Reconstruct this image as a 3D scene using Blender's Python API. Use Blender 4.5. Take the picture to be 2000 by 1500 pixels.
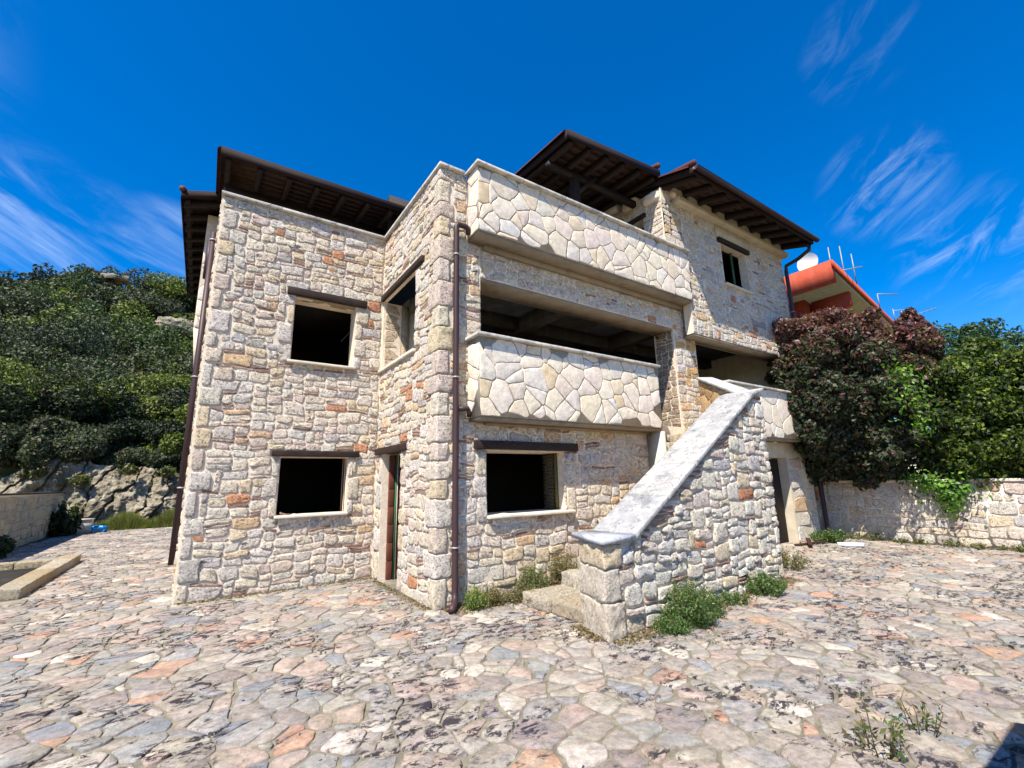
import bpy, math, random
import numpy as np
from mathutils import Vector, Matrix, noise as mn

for o in list(bpy.data.objects):
    bpy.data.objects.remove(o)
sc = bpy.context.scene
COL = sc.collection

# ------------------------------------------------------------------ camera
YAW, PITCH, ROLL, FL = math.radians(34.328), math.radians(12.092), math.radians(-1.266), 879.28
cy_, sy_, cp_, sp_ = math.cos(YAW), math.sin(YAW), math.cos(PITCH), math.sin(PITCH)
fw = Vector((sy_ * cp_, cy_ * cp_, sp_)); rt = Vector((cy_, -sy_, 0)); up = rt.cross(fw)
cr, sr = math.cos(ROLL), math.sin(ROLL)
R_, U_ = cr * rt + sr * up, -sr * rt + cr * up
CAM = Vector((0, 0, 1.6))
cam = bpy.data.cameras.new('camera')
cam.sensor_width = 36.0
cam.lens = 36.0 * FL / 2000.0
cam.clip_start = 0.05
cam.clip_end = 3000
co = bpy.data.objects.new('camera', cam)
COL.objects.link(co)
co.matrix_world = Matrix(((R_.x, U_.x, -fw.x, CAM.x), (R_.y, U_.y, -fw.y, CAM.y), (R_.z, U_.z, -fw.z, CAM.z), (0, 0, 0, 1)))
sc.camera = co

# ------------------------------------------------------------------ world, sun, exposure
SUN = Vector((-0.57, -0.35, 1.0)).normalized()          # towards the sun
w = bpy.data.worlds.new('World'); sc.world = w; w.use_nodes = True
nt = w.node_tree; nt.nodes.clear()
def wn(t, **k):
    n = nt.nodes.new(t)
    for a, b in k.items(): setattr(n, a, b)
    return n
sky = wn('ShaderNodeTexSky', sky_type='NISHITA')
sky.sun_disc = False
sky.sun_elevation = math.asin(SUN.z)
sky.sun_rotation = math.atan2(SUN.x, SUN.y)
sky.altitude = 300; sky.air_density = 1.0; sky.dust_density = 0.15; sky.ozone_density = 4.0
hs = wn('ShaderNodeHueSaturation'); hs.inputs['Saturation'].default_value = 1.45; hs.inputs['Value'].default_value = 1.02
tint = wn('ShaderNodeMix', data_type='RGBA', blend_type='MULTIPLY'); tint.inputs[0].default_value = 1.0; tint.inputs[7].default_value = (1.0, 0.955, 1.03, 1)
nt.links.new(sky.outputs[0], tint.inputs[6]); nt.links.new(tint.outputs[2], hs.inputs['Color'])
tc = wn('ShaderNodeTexCoord')
# wispy cirrus: noise drawn out along the wind direction, denser in a few banks
def streaks(ax, bx, sa, sb, sc_, seed, dist):
    ax = Vector(ax).normalized(); bx = Vector(bx); bx = (bx - ax * bx.dot(ax)).normalized(); cx = ax.cross(bx)
    cb = wn('ShaderNodeCombineXYZ')
    for i, (v, k) in enumerate(((ax, sa), (bx, sb), (cx, sc_))):
        d = wn('ShaderNodeVectorMath', operation='DOT_PRODUCT'); nt.links.new(tc.outputs['Generated'], d.inputs[0]); d.inputs[1].default_value = v * k
        nt.links.new(d.outputs['Value'], cb.inputs[i])
    o = wn('ShaderNodeVectorMath', operation='ADD'); nt.links.new(cb.outputs[0], o.inputs[0]); o.inputs[1].default_value = (seed, seed * .7, 0)
    x = wn('ShaderNodeTexNoise'); x.inputs['Scale'].default_value = 1.0; x.inputs['Detail'].default_value = 10; x.inputs['Roughness'].default_value = 0.62; x.inputs['Distortion'].default_value = dist
    nt.links.new(o.outputs[0], x.inputs['Vector']); return x.outputs[0]
def math_(op, a, b=None, c=None):
    n = wn('ShaderNodeMath', operation=op)
    for i, v in enumerate((a, b, c)):
        if v is None: continue
        if hasattr(v, 'links'): nt.links.new(v, n.inputs[i])
        else: n.inputs[i].default_value = v
    return n.outputs[0]
def bank(d, lo, hi):
    vm = wn('ShaderNodeVectorMath', operation='DOT_PRODUCT')
    nt.links.new(tc.outputs['Generated'], vm.inputs[0]); vm.inputs[1].default_value = d
    mr = wn('ShaderNodeMapRange', interpolation_type='SMOOTHSTEP')
    mr.inputs[1].default_value = lo; mr.inputs[2].default_value = hi
    nt.links.new(vm.outputs['Value'], mr.inputs[0]); return mr.outputs[0]
def soft(v, lo, hi):
    q = wn('ShaderNodeMapRange', interpolation_type='SMOOTHSTEP'); q.inputs[1].default_value = lo; q.inputs[2].default_value = hi; nt.links.new(v, q.inputs[0]); return q.outputs[0]
def many(l):
    v = l[0]
    for q in l[1:]: v = math_('MAXIMUM', v, q)
    return v
nR = streaks((-0.04, -0.29, 0.17), (0.5, -0.5, -0.6), 7.5, 21, 12, 3.1, 1.0)
nL = streaks((0.22, 0.05, -0.09), (0, 0.3, 0.9), 3.4, 15, 10, 7.7, 0.6)
mR = many([bank((0.868, 0.195, 0.455), 0.9945, 0.9999), bank((0.935, 0.12, 0.33), 0.992, 0.9998), math_('MULTIPLY', bank((0.76, 0.165, 0.63), 0.9975, 0.9999), 0.2), math_('MULTIPLY', bank((0.88, 0.07, 0.455), 0.994, 0.9999), 0.6), bank((0.3, -0.8, 0.5), 0.8, 0.98)])
mL = many([bank((-0.27, 0.882, 0.385), 0.991, 0.9996), bank((-0.19, 0.91, 0.37), 0.993, 0.9998), bank((-0.10, 0.93, 0.36), 0.993, 0.9998), bank((-0.7, 0.55, 0.45), 0.85, 0.98), bank((-0.5, -0.6, 0.6), 0.85, 0.99)])
cR = math_('MULTIPLY', soft(nR, 0.42, 0.80), mR); cL = math_('MULTIPLY', soft(nL, 0.36, 0.80), mL)
cl = math_('MULTIPLY', math_('MAXIMUM', math_('MULTIPLY', cR, 0.78), cL), 0.60)
mx = wn('ShaderNodeMix', data_type='RGBA'); nt.links.new(cl, mx.inputs[0]); nt.links.new(hs.outputs[0], mx.inputs[6])
mx.inputs[7].default_value = (4.4, 5.4, 7.2, 1)
bg = wn('ShaderNodeBackground'); bg.inputs[1].default_value = 0.10
nt.links.new(mx.outputs[2], bg.inputs[0])
wo = wn('ShaderNodeOutputWorld'); nt.links.new(bg.outputs[0], wo.inputs[0])
sun = bpy.data.lights.new('sun', 'SUN'); sun.energy = 4.6; sun.angle = math.radians(0.55); sun.color = (1.0, 0.945, 0.85)
so = bpy.data.objects.new('sun', sun); COL.objects.link(so); so.rotation_euler = (-SUN).to_track_quat('-Z', 'Y').to_euler(); so.location = (-10, -8, 20)
vs = sc.view_settings; vs.view_transform = 'Standard'; vs.look = 'None'; vs.exposure = 1.0; vs.gamma = 1.0; vs.use_curve_mapping = False
sc.render.engine = 'CYCLES'
sc.cycles.max_bounces = 6; sc.cycles.diffuse_bounces = 4; sc.cycles.use_denoising = True

# ------------------------------------------------------------------ helpers
rng = random.Random(7)
def lin(r, g, b, k=1.0):
    f = lambda c: (c / 255 / 12.92) if c / 255 <= 0.04045 else ((c / 255 + 0.055) / 1.055) ** 2.4
    return (f(r) * k, f(g) * k, f(b) * k)
WL = {}
def _link(o, parent=None, loc=(0, 0, 0)):
    COL.objects.link(o)
    loc = Vector(loc); WL[o.name] = loc
    if parent is not None:
        o.parent = parent; o.location = loc - WL[parent.name]
    else: o.location = loc
    return o
def tag(o, label=None, cat=None, group=None, kind=None):
    if label: o['label'] = label
    if cat: o['category'] = cat
    if group: o['group'] = group
    if kind: o['kind'] = kind
    return o
def thing(name, loc, label, cat, group=None):
    o = bpy.data.objects.new(name, None); o.empty_display_size = 0.2
    _link(o, None, loc); return tag(o, label, cat, group)
def mesh_np(name, V, F, nper, mat, cols=None, smooth=False):
    """V (n,3), F flat int array of faces with nper corners each (int) or list of counts"""
    me = bpy.data.meshes.new(name)
    V = np.asarray(V, dtype=np.float32); F = np.asarray(F, dtype=np.int32).ravel()
    cnt = np.full(len(F) // nper, nper, dtype=np.int32) if isinstance(nper, int) else np.asarray(nper, dtype=np.int32)
    me.vertices.add(len(V)); me.vertices.foreach_set('co', V.ravel())
    me.loops.add(len(F)); me.loops.foreach_set('vertex_index', F)
    me.polygons.add(len(cnt)); st = np.concatenate(([0], np.cumsum(cnt)[:-1])).astype(np.int32)
    me.polygons.foreach_set('loop_start', st)
    me.update(calc_edges=True)
    if smooth: me.polygons.foreach_set('use_smooth', np.ones(len(cnt), dtype=bool))
    if cols is not None:
        a = me.color_attributes.new('Col', 'FLOAT_COLOR', 'POINT')
        c = np.ones((len(V), 4), dtype=np.float32); c[:, :3] = cols
        a.data.foreach_set('color', c.ravel())
    if mat: me.materials.append(mat)
    me.validate()
    return me
class MB:
    def __init__(s): s.V = []; s.F = []; s.C = []; s.col = (1, 1, 1); s.off = []
    def add(s, V, F, col=None):
        b = len(s.V); s.V += [tuple(v) for v in V]; s.F += [[i + b for i in f] for f in F]
        s.C += [col or s.col] * len(V)
    def box(s, x0, x1, y0, y1, z0, z1, col=None):
        V = [(x, y, z) for z in (z0, z1) for y in (y0, y1) for x in (x0, x1)]
        s.add(V, [(0, 2, 3, 1), (4, 5, 7, 6), (0, 1, 5, 4), (1, 3, 7, 5), (3, 2, 6, 7), (2, 0, 4, 6)], col)
    def hexa(s, b4, t4, col=None):
        V = list(b4) + list(t4)
        s.add(V, [(3, 2, 1, 0), (4, 5, 6, 7), (0, 1, 5, 4), (1, 2, 6, 5), (2, 3, 7, 6), (3, 0, 4, 7)], col)
    def tube(s, pts, r, n=10, col=None, caps=True):
        pts = [Vector(p) for p in pts]; rr = r if isinstance(r, (list, tuple)) else [r] * len(pts)
        V = []; F = []; a = None
        for i, p in enumerate(pts):
            d = (pts[min(i + 1, len(pts) - 1)] - pts[max(i - 1, 0)]).normalized()
            if a is None:
                a = d.orthogonal().normalized()
            a = (a - d * a.dot(d)).normalized(); b = d.cross(a)
            for k in range(n):
                t = 2 * math.pi * k / n; V.append(p + (a * math.cos(t) + b * math.sin(t)) * rr[i])
        for i in range(len(pts) - 1):
            for k in range(n):
                k2 = (k + 1) % n; F.append((i * n + k, i * n + k2, (i + 1) * n + k2, (i + 1) * n + k))
        if caps: F.append(tuple(range(n))[::-1]); F.append(tuple((len(pts) - 1) * n + k for k in range(n)))
        s.add(V, F, col)
    def rbox(s, o, ex, ey, ez, r=0.01, n=3, amp=0.0, fr=6.0, col=None):
        """rounded, slightly uneven block with corner o and edge vectors ex, ey, ez"""
        o, ex, ey, ez = Vector(o), Vector(ex), Vector(ey), Vector(ez)
        L = [ex.length, ey.length, ez.length]; A = [ex / L[0], ey / L[1], ez / L[2]]
        c = o + (ex + ey + ez) / 2; h = [l / 2 for l in L]; r = min([r] + [q * 0.49 for q in h])
        ns = [max(1, min(n, int(l / 0.05))) for l in L]
        idx = {}; V = []; F = []
        def pts(i): 
            m = ns[i]; q = [-h[i], -h[i] + r] + [(-h[i] + r) + (L[i] - 2 * r) * k / m for k in range(1, m)] + [h[i] - r, h[i]]
            return q
        P = [pts(0), pts(1), pts(2)]
        def vid(i, j, k):
            key = (i, j, k)
            if key not in idx:
                p = [P[0][i], P[1][j], P[2][k]]
                q = [max(-(h[a] - r), min(h[a] - r, p[a])) for a in range(3)]
                d = [p[a] - q[a] for a in range(3)]; l = math.sqrt(sum(x * x for x in d))
                if l > 1e-9 : 
                    m = r / l if l > r else 1.0
                    p = [q[a] + d[a] * m for a in range(3)]
                v = c + A[0] * p[0] + A[1] * p[1] + A[2] * p[2]
                if amp:
                    nv = mn.noise_vector(v * fr) * amp + mn.noise_vector(v * fr * 3.1) * amp * 0.5
                    v = v + nv
                idx[key] = len(V); V.append(v)
            return idx[key]
        nx, ny, nz = len(P[0]) - 1, len(P[1]) - 1, len(P[2]) - 1
        for j in range(ny):
            for k in range(nz):
                F.append((vid(0, j, k), vid(0, j, k + 1), vid(0, j + 1, k + 1), vid(0, j + 1, k)))
                F.append((vid(nx, j, k), vid(nx, j + 1, k), vid(nx, j + 1, k + 1), vid(nx, j, k + 1)))
        for i in range(nx):
            for k in range(nz):
                F.append((vid(i, 0, k), vid(i + 1, 0, k), vid(i + 1, 0, k + 1), vid(i, 0, k + 1)))
                F.append((vid(i, ny, k), vid(i, ny, k + 1), vid(i + 1, ny, k + 1), vid(i + 1, ny, k)))
        for i in range(nx):
            for j in range(ny):
                F.append((vid(i, j, 0), vid(i, j + 1, 0), vid(i + 1, j + 1, 0), vid(i + 1, j, 0)))
                F.append((vid(i, j, nz), vid(i + 1, j, nz), vid(i + 1, j + 1, nz), vid(i, j + 1, nz)))
        s.add(V, F, col)
    def build(s, name, mat, parent=None, smooth=False, kind=None, label=None, loc=None):
        V = np.array(s.V, dtype=np.float32)
        if loc is None:
            loc = V.mean(axis=0) if parent is not None else V.mean(axis=0) * np.array([1, 1, 0]) + np.array([0, 0, V[:, 2].min()])
        V = V - np.asarray(loc, dtype=np.float32)
        F = [i for f in s.F for i in f]; cnt = [len(f) for f in s.F]
        me = mesh_np(name, V, F, cnt, mat, np.array(s.C), smooth)
        o = bpy.data.objects.new(name, me); _link(o, parent, [float(q) for q in loc])
        return tag(o, label, None, None, kind)

# ------------------------------------------------------------------ materials
class NT:
    def __init__(s, name):
        s.m = bpy.data.materials.new(name); s.m.use_nodes = True; s.t = s.m.node_tree; s.t.nodes.clear()
        s.out = s.n('ShaderNodeOutputMaterial'); s.b = s.n('ShaderNodeBsdfPrincipled'); s.l(s.b.outputs[0], s.out.inputs[0])
        s.pos = s.n('ShaderNodeNewGeometry').outputs['Position']
    def n(s, t, **k):
        x = s.t.nodes.new(t)
        for a, b in k.items(): setattr(x, a, b)
        return x
    def l(s, a, b): s.t.links.new(a, b)
    def put(s, v, i):
        if hasattr(v, 'links'): s.l(v, i)
        elif isinstance(v, (tuple, list)): i.default_value = tuple(v) + (1,) if len(v) == 3 and i.type == 'RGBA' else tuple(v)
        else: i.default_value = v
    def attr(s): return s.n('ShaderNodeAttribute', attribute_name='Col').outputs['Color']
    def noise(s, scale, detail=4, rough=0.55, dist=0.0, vec=None, col=False):
        x = s.n('ShaderNodeTexNoise'); x.inputs['Scale'].default_value = scale; x.inputs['Detail'].default_value = detail
        x.inputs['Roughness'].default_value = rough; x.inputs['Distortion'].default_value = dist
        s.l(vec or s.pos, x.inputs['Vector']); return x.outputs[1 if col else 0]
    def vor(s, scale, vec=None, feature='F1'):
        x = s.n('ShaderNodeTexVoronoi', feature=feature); x.inputs['Scale'].default_value = scale
        s.l(vec or s.pos, x.inputs['Vector']); return x.outputs[0]
    def map(s, rot=(0, 0, 0), scale=(1, 1, 1)):
        x = s.n('ShaderNodeMapping'); x.inputs['Rotation'].default_value = rot; x.inputs['Scale'].default_value = scale
        s.l(s.pos, x.inputs[0]); return x.outputs[0]
    def ramp(s, v, lo, hi, a=0.0, b=1.0):
        x = s.n('ShaderNodeMapRange', interpolation_type='SMOOTHSTEP'); s.put(v, x.inputs[0])
        for i, q in zip((1, 2, 3, 4), (lo, hi, a, b)): x.inputs[i].default_value = q
        return x.outputs[0]
    def mix(s, f, a, b, mode='MIX'):
        x = s.n('ShaderNodeMix', data_type='RGBA', blend_type=mode); s.put(f, x.inputs[0]); s.put(a, x.inputs[6]); s.put(b, x.inputs[7]); return x.outputs[2]
    def math(s, op, a, b=0.0):
        x = s.n('ShaderNodeMath', operation=op); s.put(a, x.inputs[0]); s.put(b, x.inputs[1]); return x.outputs[0]
    def grey(s, v):
        x = s.n('ShaderNodeCombineColor'); [s.put(v, x.inputs[i]) for i in range(3)]; return x.outputs[0]
    def bump(s, h, dist, strength=1.0, prev=None):
        x = s.n('ShaderNodeBump'); x.inputs['Strength'].default_value = strength; x.inputs['Distance'].default_value = dist
        s.put(h, x.inputs['Height'])
        if prev is not None: s.l(prev, x.inputs['Normal'])
        return x.outputs[0]
    def done(s, col, rough=0.85, normal=None, spec=0.3):
        s.put(col, s.b.inputs['Base Color']); s.put(rough, s.b.inputs['Roughness']); s.b.inputs['Specular IOR Level'].default_value = spec
        if normal is not None: s.l(normal, s.b.inputs['Normal'])
        return s.m

def m_rubble():
    t = NT('rough_limestone'); a = t.attr()
    c = t.mix(1.0, a, t.grey(t.ramp(t.noise(12, 7, 0.78), 0.32, 0.68, 0.82, 1.13)), 'MULTIPLY')
    blot = t.ramp(t.noise(3.1, 5, 0.7), 0.58, 0.75)                       # ochre bleeding on some stones
    c = t.mix(t.math('MULTIPLY', blot, 0.30), c, lin(214, 170, 124))
    pits = t.ramp(t.noise(30, 6, 0.8), 0.46, 0.36)                        # darker pores
    c = t.mix(t.math('MULTIPLY', pits, 0.50), c, lin(146, 130, 110))
    c = t.mix(t.math('MULTIPLY', t.ramp(t.noise(24, 5, 0.7), 0.56, 0.66), 0.4), c, lin(240, 230, 210))
    lich = t.ramp(t.math('MULTIPLY', t.noise(2.3, 6, 0.75), t.noise(38, 3, 0.6)), 0.33, 0.42)
    c = t.mix(t.math('MULTIPLY', lich, 0.28), c, lin(120, 112, 104))
    n = t.bump(t.noise(15, 6, 0.75), 0.05, 1.0)
    n = t.bump(t.noise(46, 4, 0.75), 0.02, 1.0, n)
    n = t.bump(t.math('MULTIPLY', pits, -1.0), 0.006, 1.0, n)
    return t.done(c, 0.92, n, 0.2)
def m_flat():
    t = NT('flat_cladding_stone'); a = t.attr()
    c = t.mix(1.0, a, t.grey(t.ramp(t.noise(9, 7, 0.75), 0.3, 0.7, 0.80, 1.14)), 'MULTIPLY')
    c = t.mix(t.math('MULTIPLY', t.ramp(t.noise(26, 5, 0.75), 0.50, 0.62), 0.35), c, lin(186, 164, 136))
    c = t.mix(t.math('MULTIPLY', t.ramp(t.noise(3.0, 7, 0.75, 0.5, t.map(scale=(1.5, 1.5, .4))), 0.54, 0.68), 0.30), c, lin(150, 138, 122))
    c = t.mix(t.math('MULTIPLY', t.ramp(t.noise(30, 4, 0.7), 0.36, 0.26), 0.4), c, lin(150, 132, 112))
    v = t.ramp(t.noise(4, 6, 0.7, 1.5), 0.60, 0.70)
    c = t.mix(t.math('MULTIPLY', v, 0.22), c, lin(196, 170, 120))
    n = t.bump(t.noise(10, 4, 0.6), 0.012, 0.8); n = t.bump(t.noise(60, 4, 0.7), 0.003, 0.8, n)
    return t.done(c, 0.85, n, 0.25)
def m_mortar(name, base, amt=0.16, sc_=14):
    t = NT(name)
    c = t.mix(1.0, base, t.grey(t.ramp(t.noise(sc_, 6, 0.7), 0.25, 0.75, 1 - amt, 1 + amt)), 'MULTIPLY')
    c = t.mix(t.math('MULTIPLY', t.ramp(t.noise(1.7, 5, 0.6), 0.5, 0.75), 0.45), c, tuple(q * 0.55 for q in base))
    n = t.bump(t.noise(40, 5, 0.7), 0.008, 0.9)
    return t.done(c, 0.95, n, 0.15)
def m_plaster(name, base, streak=0.4, dirt=(0.16, 0.14, 0.11)):
    t = NT(name)
    v = t.map(scale=(1.2, 1.2, 0.25))
    s_ = t.ramp(t.noise(2.4, 6, 0.7, 0.6, v), 0.45, 0.78)
    c = t.mix(1.0, base, t.grey(t.ramp(t.noise(5, 5, 0.6), 0.25, 0.75, 0.85, 1.1)), 'MULTIPLY')
    c = t.mix(t.math('MULTIPLY', s_, streak), c, dirt)
    c = t.mix(t.math('MULTIPLY', t.ramp(t.noise(26, 4, 0.7), 0.34, 0.26), 0.5), c, tuple(q * 0.5 for q in base))
    n = t.bump(t.noise(22, 5, 0.65), 0.006, 0.7)
    return t.done(c, 0.9, n, 0.2)
def m_coping():
    t = NT('weathered_coping_marble'); a = t.attr()
    c = t.mix(1.0, a, t.grey(t.ramp(t.noise(6, 6, 0.7), 0.25, 0.75, 0.78, 1.12)), 'MULTIPLY')
    d = t.ramp(t.noise(3.2, 8, 0.78, 0.4), 0.50, 0.62)
    c = t.mix(t.math('MULTIPLY', t.ramp(t.noise(5.0, 8, 0.8, 0.5), 0.52, 0.6), 0.55), c, lin(206, 202, 194))
    c = t.mix(t.math('MULTIPLY', d, 0.6), c, lin(104, 106, 110))
    k = t.ramp(t.noise(15, 7, 0.82, 0.3), 0.56, 0.62)
    c = t.mix(t.math('MULTIPLY', k, 0.75), c, lin(62, 62, 66))
    n = t.bump(t.noise(30, 4, 0.6), 0.003, 0.7)
    return t.done(c, 0.8, n, 0.15)
def m_paving():
    t = NT('crazy_paving_stone'); a = t.attr()
    v = t.map(rot=(0, 0, 0.5), scale=(1, 2.6, 1)); v2 = t.map(rot=(0, 0, 0.35), scale=(1, 1.9, 1))
    c = t.mix(1.0, a, t.grey(t.ramp(t.noise(5.5, 7, 0.75, 0.3), 0.28, 0.72, 0.74, 1.22)), 'MULTIPLY')
    veins = t.ramp(t.noise(2.6, 8, 0.75, 0.9, v), 0.48, 0.60)
    c = t.mix(t.math('MULTIPLY', veins, 0.36), c, lin(170, 146, 128))
    bl = t.ramp(t.noise(3.4, 8, 0.75, 0.6, v), 0.52, 0.62)
    c = t.mix(t.math('MULTIPLY', bl, 0.38), c, lin(126, 130, 138))
    wh = t.ramp(t.noise(1.9, 7, 0.75, 0.5), 0.55, 0.66)
    c = t.mix(t.math('MULTIPLY', wh, 0.40), c, lin(196, 184, 166))
    mud = t.ramp(t.noise(2.3, 9, 0.8, 0.6), 0.50, 0.60)
    c = t.mix(t.math('MULTIPLY', mud, 0.50), c, lin(132, 124, 104))
    c = t.mix(1.0, c, t.grey(t.ramp(t.noise(21, 6, 0.8), 0.32, 0.68, 0.76, 1.22)), 'MULTIPLY')
    # flaky blackish lichen, in patches
    patch = t.ramp(t.noise(1.0, 5, 0.65), 0.48, 0.54)
    fl = t.ramp(t.noise(7.0, 8, 0.78, 0.5, v2), 0.51, 0.54)
    k = t.math('MAXIMUM', t.math('MULTIPLY', patch, fl), t.ramp(t.noise(15, 3, 0.55), 0.68, 0.70))
    c = t.mix(t.math('MULTIPLY', k, 0.94), c, lin(44, 39, 46))
    n = t.bump(t.noise(9, 7, 0.75), 0.022, 1.0); n = t.bump(t.noise(42, 5, 0.75), 0.006, 1.0, n)
    return t.done(c, 0.85, n, 0.2)
def m_wood(name, base, dark):
    t = NT(name); v = t.map(scale=(1, 1, 1))
    c = t.mix(t.ramp(t.noise(6, 7, 0.7, 1.0, t.map(scale=(1.2, 1.2, 5))), 0.35, 0.7), base, dark)
    n = t.bump(t.noise(40, 4, 0.6), 0.003, 0.6)
    return t.done(c, 0.7, n, 0.25)
def m_simple(name, c, rough=0.6, spec=0.4, var=0.1, metal=0.0):
    t = NT(name)
    cc = t.mix(1.0, c, t.grey(t.ramp(t.noise(4, 5, 0.65), 0.25, 0.75, 1 - var, 1 + var)), 'MULTIPLY')
    t.b.inputs['Metallic'].default_value = metal
    return t.done(cc, rough, t.bump(t.noise(25, 3, 0.5), 0.002, 0.3), spec)
def m_leaf(name, trans=0.35, rough=0.5):
    t = NT(name); a = t.attr()
    t.done(a, rough, None, 0.35)
    tr = t.n('ShaderNodeBsdfTranslucent'); t.l(t.mix(1.0, a, (1.3, 1.5, 0.6), 'MULTIPLY'), tr.inputs[0])
    ms_ = t.n('ShaderNodeMixShader'); ms_.inputs[0].default_value = trans
    t.l(t.b.outputs[0], ms_.inputs[1]); t.l(tr.outputs[0], ms_.inputs[2]); t.l(ms_.outputs[0], t.out.inputs[0])
    return t.m
def m_rock():
    t = NT('grey_rock_face'); v = t.map(rot=(0.0, 0.5, 0.0), scale=(1.6, 1.6, 0.5))
    n0 = t.noise(1.6, 8, 0.7, 0.8, v)
    c = t.mix(t.ramp(n0, 0.36, 0.62), lin(136, 126, 106), lin(188, 177, 154))
    c = t.mix(1.0, c, t.grey(t.ramp(t.noise(7, 8, 0.8), 0.32, 0.68, 0.7, 1.2)), 'MULTIPLY')
    c = t.mix(t.math('MULTIPLY', t.ramp(t.noise(2.4, 6, 0.75), 0.55, 0.62), 0.5), c, lin(150, 120, 84))
    c = t.mix(t.math('MULTIPLY', t.ramp(t.noise(0.8, 6, 0.7), 0.52, 0.66), 0.7), c, lin(84, 82, 46))
    n = t.bump(n0, 0.35, 1.0); n = t.bump(t.noise(9, 6, 0.7), 0.06, 0.8, n)
    return t.done(c, 0.95, n, 0.1)
def m_earth():
    t = NT('scrub_earth')
    c = t.mix(t.ramp(t.noise(0.6, 6, 0.7), 0.4, 0.6), lin(92, 84, 50), lin(122, 106, 76))
    c = t.mix(t.ramp(t.noise(0.22, 5, 0.7), 0.5, 0.62), c, lin(62, 70, 34))
    return t.done(c, 0.95, t.bump(t.noise(3, 6, 0.7), 0.12, 0.9), 0.1)
M = dict(
    jamb=m_simple('dark_khaki_reveal', lin(74, 66, 50), 0.8, 0.2, 0.25),
    rubble=m_rubble(), flat=m_flat(), mortar=m_mortar('wall_mortar', lin(222, 206, 184)), clad_mortar=m_mortar('cladding_mortar', lin(176, 162, 142)),
    joint=m_mortar('paving_joint', lin(116, 109, 94), 0.4, 9), concrete=m_plaster('grey_concrete', lin(66, 62, 55), 0.5), soffit=m_plaster('board_marked_concrete', lin(150, 134, 112), 0.55, lin(98, 80, 62)),
    plaster=m_plaster('cream_render', lin(204, 192, 168), 0.25, lin(140, 128, 104)), coping=m_coping(), paving=m_paving(),
    lintel=m_wood('dark_stained_oak', lin(58, 42, 34), lin(30, 22, 20)), rafter=m_wood('brown_rafter_wood', lin(46, 33, 26), lin(27, 20, 17)), board=m_wood('brown_ceiling_boards', lin(66, 44, 31), lin(38, 27, 21)),
    fascia=m_simple('dark_brown_fascia', lin(40, 28, 26), 0.8, 0.15), pipe=m_simple('brown_painted_pipe', lin(62, 43, 43), 0.5, 0.3), tile=m_simple('terracotta_roof_tile', lin(96, 52, 42), 0.8, 0.2, 0.25),
    brown=m_simple('brown_brick_reveal', lin(98, 56, 42), 0.8, 0.2, 0.25), green=m_simple('green_paint', lin(52, 92, 58), 0.6, 0.3, 0.2), sill=m_plaster('cut_marble_sill', lin(214, 204, 184), 0.15),
    leaf=m_leaf('leaf'), hill=m_leaf('scrub_leaf', 0.2, 0.6), bark=m_simple('grey_brown_bark', lin(92, 76, 60), 0.9, 0.1, 0.3), rock=m_rock(), earth=m_earth(),
    red=m_plaster('red_painted_render', lin(172, 76, 54), 0.12, lin(214, 150, 130)), cream=m_plaster('cream_soffit_render', lin(186, 172, 128), 0.1), metal=m_simple('pale_metal', lin(150, 146, 142), 0.5, 0.4, 0.05, 0.3),
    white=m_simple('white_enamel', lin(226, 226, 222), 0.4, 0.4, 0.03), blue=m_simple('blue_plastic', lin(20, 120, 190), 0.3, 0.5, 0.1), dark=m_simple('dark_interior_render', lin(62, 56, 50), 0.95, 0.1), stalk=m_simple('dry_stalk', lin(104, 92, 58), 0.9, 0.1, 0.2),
    wire=m_simple('black_cable', lin(30, 30, 32), 0.6, 0.3), pvc=m_simple('white_plastic_pipe', lin(220, 220, 214), 0.4, 0.4, 0.05))

# ------------------------------------------------------------------ masonry
class Frame:
    """u along the wall, v up (or away), n out of the surface"""
    def __init__(s, O, U, V): s.O = Vector(O); s.U = Vector(U).normalized(); s.V = Vector(V).normalized(); s.N = s.U.cross(s.V)
    def p(s, u, v, n=0.0): return s.O + s.U * u + s.V * v + s.N * n
def clip(poly, a, b, c):
    """keep a*x+b*y <= c"""
    out = []; n = len(poly)
    for i in range(n):
        p, q = poly[i], poly[(i + 1) % n]
        dp, dq = a * p[0] + b * p[1] - c, a * q[0] + b * q[1] - c
        if dp <= 0: out.append(p)
        if (dp < 0 < dq) or (dq < 0 < dp):
            t = dp / (dp - dq); out.append((p[0] + (q[0] - p[0]) * t, p[1] + (q[1] - p[1]) * t))
    return out
def area(P): return 0.5 * sum(P[i][0] * P[(i + 1) % len(P)][1] - P[(i + 1) % len(P)][0] * P[i][1] for i in range(len(P)))
def cent(P): return (sum(p[0] for p in P) / len(P), sum(p[1] for p in P) / len(P))
def warp(u, v, seed, a1=0.058, a2=0.022):
    q = mn.noise_vector(Vector((u * 2.6, v * 2.6, seed))) * a1 + mn.noise_vector(Vector((u * 8.0, v * 8.0, seed + 9))) * a2
    return u + q.x, v + q.y
PAL = [(lin(237, 221, 199), 42), (lin(232, 221, 206), 28), (lin(234, 213, 180), 13), (lin(230, 209, 191), 11), (lin(216, 208, 199), 5), (lin(194, 184, 176), 1.8), (lin(214, 154, 116), 1.5), (lin(230, 195, 156), 4)]
PALC = [(lin(227, 212, 190), 44), (lin(221, 210, 194), 26), (lin(224, 206, 178), 13), (lin(221, 203, 187), 10), (lin(211, 206, 199), 4), (lin(216, 193, 159), 3)]
PALG = [(lin(153, 143, 131), 30), (lin(164, 145, 131), 18), (lin(147, 143, 136), 21), (lin(167, 157, 143), 14), (lin(129, 130, 131), 9), (lin(172, 136, 112), 4.5), (lin(190, 180, 165), 6), (lin(138, 127, 121), 8)]
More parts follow.
